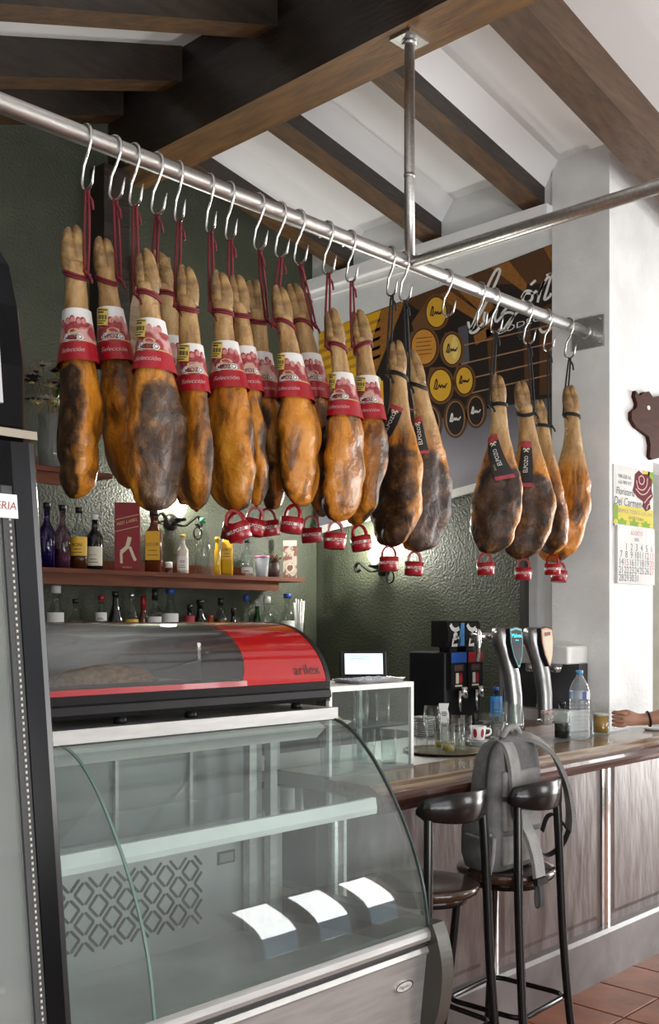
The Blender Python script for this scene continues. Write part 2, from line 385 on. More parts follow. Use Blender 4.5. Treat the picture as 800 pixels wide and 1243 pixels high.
b = MB(); b.tube([(0, 0, 0.02), (0, 0, 0.35), (0, 0, RZ - RAILZ - 0.012)], 0.021, 14); b.lathe([(0.0225, 0.33), (0.0225, 0.345)], 14); b.build('ceiling_post', rail_steel, r)
b = MB(); b.box(-0.06, 0.06, -0.05, 0.05, RZ - RAILZ - 0.012, RZ - RAILZ - 0.001); b.lathe([(0.03, RZ - RAILZ - 0.03), (0.03, RZ - RAILZ - 0.011)], 14); b.build('ceiling_flange', steel, r)
b = MB(); b.tube([(0, -0.02, 0), (0, -1.0, 0), (0, -2.0, 0), (0, -4.0, 0)], 0.024, 14); b.build('cross_tube', rail_steel, r)

# ================================================================== hams
def ham_material():
    m, t, p = new_mat('cured_ham_skin'); L = t.links
    tc = nd(t, 'ShaderNodeTexCoord'); oi = nd(t, 'ShaderNodeObjectInfo')
    add = nd(t, 'ShaderNodeVectorMath', operation='ADD'); sc_ = nd(t, 'ShaderNodeVectorMath', operation='SCALE'); sc_.inputs[3].default_value = 7.3
    cmb = nd(t, 'ShaderNodeCombineXYZ')
    for k in range(3): L.new(oi.outputs['Random'], cmb.inputs[k])
    L.new(cmb.outputs[0], sc_.inputs[0]); L.new(tc.outputs['Object'], add.inputs[0]); L.new(sc_.outputs[0], add.inputs[1])
    def noise_(scale, detail=4, rough=0.55, dist=0.0, st=None):
        n = nd(t, 'ShaderNodeTexNoise'); n.inputs['Scale'].default_value = scale; n.inputs['Detail'].default_value = detail
        n.inputs['Roughness'].default_value = rough; n.inputs['Distortion'].default_value = dist
        src = add.outputs[0]
        if st:
            mp = nd(t, 'ShaderNodeMapping'); mp.inputs['Scale'].default_value = st; L.new(src, mp.inputs[0]); src = mp.outputs[0]
        L.new(src, n.inputs[0]); return n.outputs[0]
    def ramp(src, stops):
        r = nd(t, 'ShaderNodeValToRGB'); e = r.color_ramp.elements
        e[0].position, e[0].color = stops[0][0], rgba(stops[0][1]); e[1].position, e[1].color = stops[-1][0], rgba(stops[-1][1])
        for pos, c in stops[1:-1]:
            q = e.new(pos); q.color = rgba(c)
        L.new(src, r.inputs[0]); return r.outputs[0]
    def mix(f, a, b_):
        x = nd(t, 'ShaderNodeMix', data_type='RGBA')
        if isinstance(f, float): x.inputs[0].default_value = f
        else: L.new(f, x.inputs[0])
        L.new(a, x.inputs[6]); L.new(b_, x.inputs[7]); return x.outputs[2]
    skin = ramp(noise_(12, 5, 0.66, 0.5, (1, 1, 0.32)), [(0.30, (0.045, 0.018, 0.005)), (0.42, (0.20, 0.070, 0.008)), (0.53, (0.54, 0.195, 0.014)), (0.66, (0.62, 0.26, 0.024)), (0.80, (0.40, 0.22, 0.05))])
    lean = ramp(noise_(15, 8, 0.72, 0.35), [(0.34, (0.012, 0.005, 0.002)), (0.49, (0.040, 0.016, 0.005)), (0.60, (0.105, 0.044, 0.011)), (0.72, (0.25, 0.15, 0.055))])
    shank = ramp(noise_(20, 4, 0.6, 0.3, (1, 1, 0.4)), [(0.30, (0.19, 0.10, 0.035)), (0.5, (0.40, 0.23, 0.085)), (0.72, (0.55, 0.38, 0.18))])
    al = nd(t, 'ShaderNodeAttribute', attribute_name='lean'); ash = nd(t, 'ShaderNodeAttribute', attribute_name='shank')
    # ragged border between lean face and fat
    jit = nd(t, 'ShaderNodeMath', operation='MULTIPLY_ADD'); L.new(noise_(10, 3), jit.inputs[0]); jit.inputs[1].default_value = 1.1; jit.inputs[2].default_value = -0.55
    sm = nd(t, 'ShaderNodeMath', operation='ADD'); L.new(al.outputs['Fac'], sm.inputs[0]); L.new(jit.outputs[0], sm.inputs[1])
    mr = nd(t, 'ShaderNodeMapRange'); mr.inputs[1].default_value = 0.40; mr.inputs[2].default_value = 0.62; L.new(sm.outputs[0], mr.inputs[0])
    c = mix(mr.outputs[0], skin, lean); c = mix(ash.outputs['Fac'], c, shank)
    L.new(c, p.inputs['Base Color'])
    rr = nd(t, 'ShaderNodeMapRange'); rr.inputs[3].default_value = 0.16; rr.inputs[4].default_value = 0.46; L.new(noise_(12), rr.inputs[0]); L.new(rr.outputs[0], p.inputs['Roughness'])
    rl_ = nd(t, 'ShaderNodeMath', operation='MULTIPLY_ADD'); L.new(mr.outputs[0], rl_.inputs[0]); rl_.inputs[1].default_value = 0.16; L.new(rr.outputs[0], rl_.inputs[2]); L.new(rl_.outputs[0], p.inputs['Roughness'])
    cw = nd(t, 'ShaderNodeMath', operation='MULTIPLY_ADD'); L.new(mr.outputs[0], cw.inputs[0]); cw.inputs[1].default_value = -0.17; cw.inputs[2].default_value = 0.22; L.new(cw.outputs[0], p.inputs['Coat Weight'])
    p.inputs['Coat Roughness'].default_value = 0.12; p.inputs['Specular IOR Level'].default_value = 0.42
    bm = nd(t, 'ShaderNodeBump'); bm.inputs['Strength'].default_value = 0.7; bm.inputs['Distance'].default_value = 0.012
    L.new(noise_(28, 6, 0.62, 0.8), bm.inputs['Height']); L.new(bm.outputs[0], p.inputs['Normal'])
    return m
ham_m = ham_material()
hoof_m = M('dried_hoof', (0.38, 0.23, 0.075), 0.4, col2=(0.13, 0.065, 0.025), scale=28, bump=0.7, bscale=60, coat=0.2)
cord_red = M('dark_red_cord', (0.17, 0.008, 0.018), 0.6, bump=0.5, bscale=300)
cord_black = M('black_cord', (0.01, 0.01, 0.011), 0.6, bump=0.5, bscale=300)
def slices_material():
    m, t, p = new_mat('printed_ham_slices'); L = t.links
    tc = nd(t, 'ShaderNodeTexCoord'); v = nd(t, 'ShaderNodeTexVoronoi'); v.inputs['Scale'].default_value = 26
    n = nd(t, 'ShaderNodeTexNoise'); n.inputs['Scale'].default_value = 60; n.inputs['Detail'].default_value = 4
    L.new(tc.outputs['Object'], v.inputs['Vector']); L.new(tc.outputs['Object'], n.inputs[0])
    a = nd(t, 'ShaderNodeMath', operation='MULTIPLY_ADD'); L.new(n.outputs[0], a.inputs[0]); a.inputs[1].default_value = 0.35; L.new(v.outputs['Distance'], a.inputs[2])
    r = nd(t, 'ShaderNodeValToRGB'); e = r.color_ramp.elements
    e[0].position = 0.18; e[0].color = (0.20, 0.015, 0.025, 1); e[1].position = 0.85; e[1].color = (0.55, 0.30, 0.28, 1)
    q = e.new(0.42); q.color = (0.36, 0.05, 0.06, 1); q = e.new(0.62); q.color = (0.24, 0.02, 0.03, 1)
    L.new(a.outputs[0], r.inputs[0]); L.new(r.outputs[0], p.inputs['Base Color']); p.inputs['Roughness'].default_value = 0.3
    return m
slices_m = slices_material()
sleeve_white = M('sleeve_white', (0.74, 0.72, 0.70), 0.35); sleeve_red = M('sleeve_red', (0.36, 0.008, 0.018), 0.3, col2=(0.27, 0.006, 0.014), scale=20)
gold = M('gold_print', (0.55, 0.40, 0.16), 0.4); tag_yellow = M('yellow_price_tag', (0.62, 0.47, 0.10), 0.5, col2=(0.55, 0.42, 0.12))
pink_tag = M('pink_red_print', (0.42, 0.05, 0.07), 0.5, col2=(0.3, 0.02, 0.03), scale=60)

PROF = [(0.13, .040, .040), (0.17, .043, .042), (.22, .044, .042), (.28, .049, .046), (.34, .057, .051), (.40, .070, .058), (.46, .087, .066), (.52, .106, .075), (.58, .123, .082),
        (.64, .135, .087), (.70, .142, .089), (.76, .144, .088), (.82, .140, .084), (.87, .130, .078), (.91, .120, .073), (.945, .106, .064), (.97, .086, .053), (.987, .062, .039), (1.0, .022, .015)]
def prof(t):
    for (t0, a0, b0), (t1, a1, b1) in zip(PROF, PROF[1:]):
        if t <= t1:
            k = max(0, (t - t0) / (t1 - t0)); return a0 + (a1 - a0) * k, b0 + (b1 - b0) * k
    return PROF[-1][1], PROF[-1][2]

# one S-hook shape shared by all
HB = -0.158                                         # hook bottom below rail centre
hk = [(0.031, -0.016), (0.0335, 0.0)] + [(0.0335 * math.cos(R(a)), 0.0335 * math.sin(R(a)) - 0.0015) for a in range(20, 190, 20)] + [(-0.030, -0.025), (-0.014, -0.055), (0.006, -0.085)]
hk += [(-0.012 + 0.027 * math.cos(R(a)), HB + 0.031 - 0.004 + 0.027 * math.sin(R(a))) for a in (20, -5, -30, -60, -90, -120, -150, -175)] + [(-0.045, HB + 0.045), (-0.050, HB + 0.058)]
hb = MB(); rr = [0.0045] * (len(hk) - 2) + [0.003, 0.0012]; hb.tube([(0, y, z) for y, z in hk], rr, 8)
hook_me = None
def s_hook(px, label, rz=0):
    global hook_me
    X = xY(px, RAILY)
    if hook_me is None: o = hb.build('s_hook', hook_steel); hook_me = o.data
    else: o = bpy.data.objects.new('s_hook', hook_me); C.objects.link(o)
    o.location = (X, RAILY, RAILZ); o.rotation_euler = (0, 0, rz)
    return tag(o, label, 'hook', 'S-hooks on the rail')

ordn = ['first', 'second', 'third', 'fourth', 'fifth', 'sixth', 'seventh', 'eighth', 'ninth', 'tenth', 'eleventh', 'twelfth']
def ham(i, hookpx, tip, mid, bot, w, dd, sgn, leanflip, kind, sleeve_t, turn, ptag, label):
    """tip / mid / bot: where the hoof tip, the body centre and the lowest point lie; w: width across; dd: how far behind the rail plane it hangs"""
    Xh = xY(hookpx, RAILY); d = dep(Xh, RAILY) + dd
    P0 = onD(*tip, d); P2 = onD(*bot, d); Pm = onD(*mid, d)
    L = P0.z - P2.z
    hw = w / 2 * d / F; A = 0.144 * L; B = min(0.088 * L, hw * 0.93)
    B = max(B, 0.055 * L)
    s2 = max(0, min(1, (hw * hw - B * B) / (A * A - B * B))); th = math.asin(math.sqrt(s2)) * sgn
    vd = Vector((d * CO + 0, d * SI, 0)); vd = Vector((Pm.x, Pm.y, 0)).normalized()
    u = Matrix.Rotation(th, 3, 'Z') @ vd; v = Vector((-u.y, u.x, 0))
    fb = B / (0.088 * L)
    tm = (P0.z - Pm.z) / L
    def centre(t):                                    # gentle bend through tip, body centre and lowest point
        a = P0; c_ = Pm; e = P2
        q = (t - 0) * (t - 1)
        x = [a[k] * (t - tm) * (t - 1) / ((0 - tm) * (0 - 1)) + c_[k] * t * (t - 1) / (tm * (tm - 1)) + e[k] * t * (t - tm) / (1 * (1 - tm)) for k in (0, 1)]
        return Vector((x[0], x[1], P0.z - L * t))
    def ab(t):
        a, b_ = prof(t); k = min(1, max(0, (t - 0.25) / 0.3)); return a * L, b_ * L * (1 + (fb - 1) * k)
    seed = Vector((i * 3.1, i * 1.7, 0.3))
    def surf(phi, t, off=0.0, lump=1.0):
        a, b_ = ab(t); cp, sp = math.cos(phi), math.sin(phi)
        ls = sp * leanflip
        bb = b_ * (0.80 if ls > 0 else 1.0)
        # thicker rump on one side
        aa = a * (1.0 + 0.06 * cp)
        p = centre(t) + u * (aa * cp) + v * (bb * sp)
        nrm = (u * (cp / a) + v * (sp / b_)).normalized()
        body = min(1, max(0, (t - 0.42) / 0.2))
        if lump:
            ns = noise.noise(Vector((cp * a * 14, sp * b_ * 14, t * L * 11)) + seed) * 0.015 + noise.noise(Vector((cp * a * 40, sp * b_ * 40, t * L * 26)) + seed) * 0.006
            rid = -0.010 * math.exp(-((cp - 0.35 - 0.5 * (t - 0.7)) / 0.16) ** 2) * (1 if ls > 0 else 0) * body
            p = p + nrm * ((ns + rid) * (0.25 + 0.75 * body) * lump)
        return p + nrm * off
    root = thing('cured_ham', label, 'ham', P0, 0, 'hams on the rail')
    NS, NR = 40, 54
    mb = MB(); rings = []; lean = []; shank = []
    for r_ in range(NR):
        t = 0.13 + 0.87 * r_ / (NR - 1)
        for j in range(NS):
            ph = 2 * math.pi * j / NS
            ls = math.sin(ph) * leanflip
            bt = min(1, max(0, (t - 0.44) / 0.12))
            lean.append(max(0, min(1, 0.42 + ls * 0.62)) * bt * (0.85 if t < 0.93 else 1)); shank.append(min(1, max(0, (0.50 - t) / 0.12)))
        rings.append([surf(2 * math.pi * j / NS, t) - P0 for j in range(NS)])
    rings = rings[::-1]; 
    lean = [x for r_ in range(NR - 1, -1, -1) for x in lean[r_ * NS:(r_ + 1) * NS]]; shank = [x for r_ in range(NR - 1, -1, -1) for x in shank[r_ * NS:(r_ + 1) * NS]]
    mb.loft(rings, 0, True); mb.col = {'lean': lean, 'shank': shank}
    mb.build('meat', ham_m, root)
    # trotter: two toes, two dew claws
    hm = MB(); toeD = Matrix.Rotation(R(random.uniform(-25, 25)), 3, 'Z') @ RIGHT; bk = Vector((-toeD.y, toeD.x, 0))
    for s in (-1, 1):
        dl = random.uniform(-0.01, 0.012) * L
        pts = [centre(0.165) + toeD * s * 0.010 * L - P0, centre(0.12) + toeD * s * 0.015 * L - P0, centre(0.08) + toeD * s * 0.017 * L - P0, centre(0.045) + toeD * s * 0.018 * L - P0 + Vector((0, 0, dl)), centre(0.015) + toeD * s * 0.015 * L + bk * -0.006 * L - P0 + Vector((0, 0, dl)), centre(0.0) + toeD * s * 0.010 * L + bk * -0.012 * L - P0 + Vector((0, 0, dl))]
        pts = smooth_pts(pts, 3); n_ = len(pts)
        base_r = [0.031, 0.033, 0.031, 0.0235, 0.017, 0.005]
        rad = [L * (base_r[min(k // 3, 5)] + (base_r[min(k // 3 + 1, 5)] - base_r[min(k // 3, 5)]) * (k % 3) / 3) for k in range(n_)]
        hm.tube(pts, rad, 10)
        q = centre(0.135) + toeD * s * 0.026 * L + bk * 0.028 * L - P0
        hm.tube(smooth_pts([q, q + Vector((0, 0, 0.025 * L)) + bk * 0.006 * L, q + Vector((0, 0, 0.05 * L))], 3), [0.013 * L, 0.0135 * L, 0.013 * L, 0.0125 * L, 0.011 * L, 0.008 * L, 0.003 * L], 8)
    hm.build('hoof', hoof_m, root)
    # cord: loop round the shank and two strands up to the hook
    cm = MB(); cr = 0.0042; tt = 0.168; a, b_ = ab(tt)
    tilt = random.uniform(-0.018, 0.018)
    for k in range(2):
        ring = []
        for j in range(20):
            ph = 2 * math.pi * j / 20; p = surf(ph, tt + 0.011 * k, cr * 0.7, 0) - P0; p.z += tilt * math.cos(ph - th); ring.append(p)
        cm.tube(ring, cr, 6, closed=True)
    hx = Vector((Xh, RAILY - 0.012, RAILZ + HB + 0.0045))
    side = centre(tt) + RIGHT * (a + cr) * (1 if hookpx > tip[0] else -1) - FWD * 0.01
    for s in (-1, 1):
        tp = hx + RIGHT * s * 0.004
        cm.tube(smooth_pts([tp - P0, (tp * 0.5 + side * 0.5) + RIGHT * s * 0.005 - P0, side + RIGHT * s * 0.005 - P0], 4), cr, 6)
    cm.tube([hx + Vector((0, 0, -0.012)) - P0, hx + RIGHT * 0.014 + Vector((0, 0, -0.035)) - P0, hx + RIGHT * 0.017 + Vector((0, 0, -0.06)) - P0], cr, 6)
    kn = side - P0
    cm.tube([kn + RIGHT * -0.008 + Vector((0, 0, .004)), kn, kn + RIGHT * 0.010 + Vector((0, 0, -.012))], cr * 1.7, 6)
    cm.tube([kn, kn + RIGHT * 0.016 - FWD * 0.01 + Vector((0, 0, -.022)), kn + RIGHT * 0.020 - FWD * 0.012 + Vector((0, 0, -.035))], cr, 6)
    cm.build('cord', cord_red if kind == 'red' else cord_black, root)
    tc = -vd
    if kind == 'red':
        t0, t1 = sleeve_t
        am, bm_ = ab((t0 + t1) / 2); ph0 = math.atan2(bm_ * tc.dot(v), am * tc.dot(u)) + R(turn)
        Rm = (am + bm_) / 2 + 0.006
        def sl(x, z, off=0.0):                        # x along the girth, z 0..1 from bottom to top of the sleeve
            t = t1 + (t0 - t1) * z
            return surf(ph0 + x / Rm, t, 0.007 + off + 0.004 * (1 - z), 0) - P0
        NSg = 44
        zs = [0, .06, .12, .18, .24, .30, .36, .38, .44, .5, .56, .62, .68, .74, .8, .87, .94, 1.0]
        sm_ = MB(); rg = [[sl(Rm * 2 * math.pi * j / NSg, z) for j in range(NSg)] for z in zs]
        vs = [p for r_ in rg for p in r_]; fs = []; mi = []
        for k in range(len(zs) - 1):
            m_ = 1 if zs[k] < 0.355 else (3 if zs[k] < 0.375 else (2 if zs[k] < 0.72 else 0))
            for j in range(NSg): fs.append((k * NSg + j, k * NSg + (j + 1) % NSg, (k + 1) * NSg + (j + 1) % NSg, (k + 1) * NSg + j)); mi.append(m_)
        sm_.add(vs, fs, 0, True); sm_.mi = mi
        slv = sm_.build('paper_sleeve', [sleeve_white, sleeve_red, slices_m, gold], root); slv['label'] = 'printed red and white paper sleeve round the shank'
        SH = (t1 - t0) * L
        pr = MB()
        lw, lh = 0.036, 0.0145 / SH
        ov = ellipse(-0.004, 0.43, lw, lh, 22); pr.add([sl(x, z, 0.0012) for x, z in ov], [tuple(range(22))], 0)
        ov = ellipse(-0.004, 0.43, lw * 0.90, lh * 0.82, 22); pr.add([sl(x, z, 0.0017) for x, z in ov], [tuple(range(22))], 1)
        ov = ellipse(-0.004, 0.43, lw * 0.84, lh * 0.74, 22); pr.add([sl(x, z, 0.0022) for x, z in ov], [tuple(range(22))], 0)
        pr.geo(text_geo('ELPOZO', 0.0185, sx=0.92), lambda x, y: sl(x - 0.004, 0.43 + y / SH, 0.0027), 1)
        pr.geo(text_geo('Selección', 0.019, shear=0.35), lambda x, y: sl(x - 0.006, 0.19 + y / SH, 0.0012), 2)
        # loose slices printed on the white top, a gold ham shape above the logo
        for q in range(5):
            xx = -0.045 + q * 0.021 + random.uniform(-.004, .004); zq = 0.72 + random.uniform(0, .10)
            pr.add([sl(x, z, 0.0009) for x, z in ellipse(xx, zq, 0.011, 0.012 / SH, 14)], [tuple(range(14))], 3)
            pr.add([sl(x, z, 0.0013) for x, z in ellipse(xx + .002, zq - 0.01, 0.008, 0.008 / SH, 12)], [tuple(range(12))], 4)
        pr.add([sl(x, z, 0.0010) for x, z in ellipse(0.0, 0.54, 0.020, 0.009 / SH, 16)], [tuple(range(16))], 5)
        pr.build('sleeve_print', [paper, black_ink, M_pinkwhite, slices_m, pale_fat, gold], slv)
        if ptag:
            pt = MB(); cx_, cz_, hw_, hh = ptag
            def pm(x, y, o):                           # flat card tilted against the sleeve
                a_ = R(-8); xr = x * math.cos(a_) - y * math.sin(a_); yr = x * math.sin(a_) + y * math.cos(a_)
                return sl(cx_ + xr, cz_ + yr / SH, 0.004 + o)
            G = 6
            pts = [pm(-hw_ + 2 * hw_ * a_ / G, sy * hh, o) for o in (0, 0.0015) for sy in (-1, 1) for a_ in range(G + 1)]
            n1 = G + 1; fs = []
            for a_ in range(G):
                fs += [(2 * n1 + a_, 2 * n1 + a_ + 1, 3 * n1 + a_ + 1, 3 * n1 + a_), (a_, n1 + a_, n1 + a_ + 1, a_ + 1), (a_, a_ + 1, 2 * n1 + a_ + 1, 2 * n1 + a_), (n1 + a_, 3 * n1 + a_, 3 * n1 + a_ + 1, n1 + a_ + 1)]
            fs += [(0, 2 * n1, 3 * n1, n1), (G, n1 + G, 3 * n1 + G, 2 * n1 + G)]
            pt.add(pts, fs, 0)
            def bar(x0, x1, y0, y1, m_):
                pt.add([pm(x0 + (x1 - x0) * a_ / 4, y, 0.0022) for y in (y0, y1) for a_ in range(5)], [(a_, a_ + 1, a_ + 6, a_ + 5) for a_ in range(4)], m_)
            bar(-hw_ * .85, hw_ * .85, hh * .72, hh * .86, 1); bar(-hw_ * .85, hw_ * .3, hh * .42, hh * .60, 1)
            for q in range(9): bar(-hw_ * .8 + q * hw_ * .18, -hw_ * .8 + q * hw_ * .18 + hw_ * (.06 + .05 * (q % 3)), -hh * .30, hh * .20, 1)
            bar(-hw_ * .85, hw_ * .7, -hh * .55, -hh * .45, 1); bar(-hw_ * .85, hw_ * .4, -hh * .82, -hh * .70, 1)
            pt.build('price_tag', [tag_yellow, M_tagink], root)['label'] = 'yellow weight and price tag with black bars'
    elif kind == 'black' and ptag:
        # black hanging tag tied at the shank, lying on the meat
        (cx_, ct, half_w, half_h, ang) = ptag
        am, bm_ = ab(ct); ph0 = math.atan2(bm_ * tc.dot(v), am * tc.dot(u)) + R(turn)
        Rm = (am + bm_) / 2
        def pl(x, y, o):
            a_ = R(ang); xr = x * math.cos(a_) - y * math.sin(a_); yr = x * math.sin(a_) + y * math.cos(a_)
            p = surf(ph0 + (cx_ + xr) / Rm, min(0.95, ct - yr / L), 0.010 + o, 0)
            return p - P0
        tg = MB()
        def patch(x0, x1, y0, y1, o, m_, nx=4, ny=6):
            pts = [pl(x0 + (x1 - x0) * a_ / nx, y0 + (y1 - y0) * c_ / ny, o) for c_ in range(ny + 1) for a_ in range(nx + 1)]
            tg.add(pts, [(c_ * (nx + 1) + a_, c_ * (nx + 1) + a_ + 1, (c_ + 1) * (nx + 1) + a_ + 1, (c_ + 1) * (nx + 1) + a_) for c_ in range(ny) for a_ in range(nx)], m_)
        patch(-half_w, half_w, -half_h, half_h, -0.003, 0); patch(-half_w, half_w, -half_h, half_h, 0, 0)
        rim = [(-half_w, -half_h), (half_w, -half_h), (half_w, half_h), (-half_w, half_h)]
        for q in range(4):
            a_, c_ = rim[q], rim[(q + 1) % 4]
            pts = [pl(a_[0] + (c_[0] - a_[0]) * k / 6, a_[1] + (c_[1] - a_[1]) * k / 6, o) for o in (-0.003, 0) for k in range(7)]
            tg.add(pts, [(k, k + 1, k + 8, k + 7) for k in range(6)], 0)
        patch(-half_w, half_w, half_h * 0.72, half_h, 0.0008, 1, 4, 2); patch(-half_w, half_w, -half_h, -half_h * 0.84, 0.0008, 1, 4, 2)
        tg.geo(text_geo('ELPOZO', 0.020), lambda x, y: pl(-y * 1.0 + 0.002, x - half_h * 0.02, 0.0012), 2)
        tg.geo(text_geo('Selecta', 0.009, shear=0.3), lambda x, y: pl(-y * 1.0 - 0.016, x - half_h * 0.45, 0.0012), 4)
        tg.geo(stroke([tuple(p) for p in smooth_pts([(-0.014, half_h * .62), (-.008, half_h * .68), (0, half_h * .60), (.008, half_h * .68), (.014, half_h * .62)], 3)], 0.006), lambda x, y: pl(x, y, 0.0012), 3)
        tg.geo(stroke([tuple(p) for p in smooth_pts([(-0.010, half_h * .52), (0, half_h * .57), (.010, half_h * .52)], 3)], 0.004), lambda x, y: pl(x, y, 0.0012), 3)
        tg.build('hanging_tag', [black_ink, pink_tag, paper, M_cream, gold], root)['label'] = 'black tag with white lettering and red ends'
    return root, centre, L, P0
M_pinkwhite = M('pale_pink_print', (0.60, 0.40, 0.38), 0.5); pale_fat = M('pale_slice_print', (0.55, 0.22, 0.20), 0.4); M_tagink = M('tag_ink', (0.06, 0.05, 0.02), 0.6); M_cream = M('cream_print', (0.66, 0.60, 0.44), 0.5)

YT = (-0.030, 0.80, 0.021, 0.026)
HAMS = [  # hook, tip, mid, bottom, width, depth offset, sign, lean side, kind, sleeve, turn, tag
 (103, (87, 277), (93, 490), (90, 605), 57, -0.000, 1, 1, 'red', (.31, .51), -18, None, 'ham with scabbed pale underside and sleeve without price tag, first from fridge'),
 (137, (124, 288), (149, 500), (158, 593), 54, 0.033, 1, -1, 'red', (.29, .51), -8, YT, 'ham with bright orange flank, second from the fridge end of rail'),
 (161, (174, 305), (190, 520), (186, 620), 72, -0.150, -1, -1, 'red', (.27, .47), -6, YT, 'broad dark ham with orange foot end, third from the fridge end of rail'),
 (188, (192, 308), (217, 505), (222, 612), 44, 0.150, -1, 1, 'red', (.34, .54), 8, None, 'ham half hidden behind the broad third ham, fourth from the fridge end'),
 (215, (225, 323), (237, 510), (240, 621), 44, -0.122, 1, -1, 'red', (.33, .53), -4, YT, 'slim brown ham with yellow tag, fifth from the fridge end of rail'),
 (253, (266, 330), (281, 520), (284, 621), 62, -0.075, 1, -1, 'red', (.30, .50), -12, YT, 'broad golden brown ham, sixth from the fridge end of rail'),
 (277, (286, 334), (306, 510), (312, 614), 38, 0.002, 1, -1, 'red', (.32, .52), 5, None, 'slim ham tucked behind the sixth, seventh from the fridge end'),
 (312, (306, 342), (323, 515), (331, 618), 40, 0.127, 1, 1, 'red', (.32, .53), 3, None, 'slim dark ham with orange rim, eighth from the fridge end of rail'),
 (338, (338, 350), (361, 530), (364, 614), 54, -0.078, -1, 1, 'red', (.31, .52), -6, YT, 'smooth orange ham, ninth from the fridge end of rail'),
 (361, (354, 348), (391, 530), (391, 627), 42, 0.100, -1, -1, 'red', (.30, .50), 6, None, 'dark brown ham behind the smooth orange one, tenth from the fridge'),
 (396, (401, 378), (417, 555), (409, 634), 52, -0.147, -1, 1, 'red', (.30, .51), -8, YT, 'waxy yellow ham, eleventh from the fridge end of rail'),
 (424, (433, 378), (446, 560), (434, 638), 52, 0.000, 1, -1, 'red', (.31, .52), -6, YT, 'waxy yellow ham with cup below, twelfth and last with a red sleeve'),
 (473, (480, 413), (483, 585), (477, 664), 64, 0.000, 1, 1, 'black', None, -48, (0, 0.40, 0.027, 0.062, -24), 'dark ham on black cord with black tag slanting off its side, beside the red sleeves'),
 (489, (496, 427), (519, 590), (507, 670), 60, 0.080, -1, -1, 'black', None, -14, (0, 0.43, 0.022, 0.075, 10), 'dark ham on black cord tucked behind its neighbour, next to two empty hooks'),
 (599, (603, 455), (602, 605), (594, 672), 66, 0.000, -1, -1, 'black', None, -6, (0, 0.47, 0.027, 0.098, 17), 'broad ham with mossy dark face and slanting black tag, after the empty hooks'),
 (639, (631, 464), (641, 605), (632, 679), 64, -0.000, -1, -1, 'black', None, -10, (0, 0.47, 0.025, 0.102, -2), 'broad ham with mouldy dark face and upright black tag'),
 (663, (653, 484), (668, 610), (670, 673), 40, 0.000, 1, 1, 'black', None, 0, None, 'slim untagged ham squeezed behind the one with the upright tag'),
 (689, (690, 468), (691, 605), (672, 683), 58, 0.000, 1, -1, 'black', None, 0, None, 'glossy orange untagged ham hanging last, against the white pillar'),
]
ham_info = []
for i, hrow in enumerate(HAMS):
    lab = hrow[-1]
    ham_info.append(ham(i, *hrow[:-1], lab))
    nm = ('%s ham from the fridge end' % ordn[i]) if i < 12 else ['first black-corded ham', 'second black-corded ham', 'ham with slanting black tag', 'ham with upright black tag', 'slim untagged ham', 'orange ham by the pillar'][i - 12]
    s_hook(hrow[0], 'steel S-hook holding the ' + nm, R(random.uniform(-12, 12)))
s_hook(541, 'empty steel S-hook beside the second black-corded ham', R(6))
s_hook(582, 'empty steel S-hook beside the ham with slanting tag', R(-8))

# ------------------------------------------------------------------ red drip cups under the hams
def cup_mesh():
    b = MB(); b.lathe([(0.0295, 0), (0.032, 0.002), (0.0335, 0.046), (0.0315, 0.046), (0.030, 0.006)], 28, cap0=True, cap1=True); return b
def wrapc(r, x, z): a = x / r - math.pi / 2; return Vector((r * math.cos(a), r * math.sin(a), z))
cupb = cup_mesh().build('cup', red_p); cup_me = cupb.data; bpy.data.objects.remove(cupb)
b = MB()
for k in range(4):
    x0 = k * 0.0525
    b.geo(text_geo('ELPOZO', 0.0125), lambda x, y: wrapc(0.0342, x + x0, 0.025 + y), 0)
    pts = ellipse(x0 + 0.0265, 0.025, 0.006, 0.0045, 12); b.add([wrapc(0.0340, x, z) for x, z in pts], [tuple(range(12))], 0)
po = b.build('lettering', paper); print_me = po.data; bpy.data.objects.remove(po)
b = MB(); arc = [(0.0315 * 0 + 0.0225 * math.cos(R(a)), 0, 0.052 + 0.030 * math.sin(R(a))) for a in range(0, 181, 15)]
arc = [(0.0235, 0, 0.030)] + arc + [(-0.0235, 0, 0.030)]
rings = []
for k, p in enumerate(arc):
    p = Vector(p); dd = (Vector(arc[min(k + 1, len(arc) - 1)]) - Vector(arc[max(k - 1, 0)])).normalized(); nn = Vector((-dd.z, 0, dd.x))
    rings.append([p + nn * 0.0035 + Vector((0, 0.006, 0)), p - nn * 0.0035 + Vector((0, 0.006, 0)), p - nn * 0.0035 - Vector((0, 0.006, 0)), p + nn * 0.0035 - Vector((0, 0.006, 0))])
b.loft(rings, 0, False); ho = b.build('handle', red_p); hand_me = ho.data; bpy.data.objects.remove(ho)
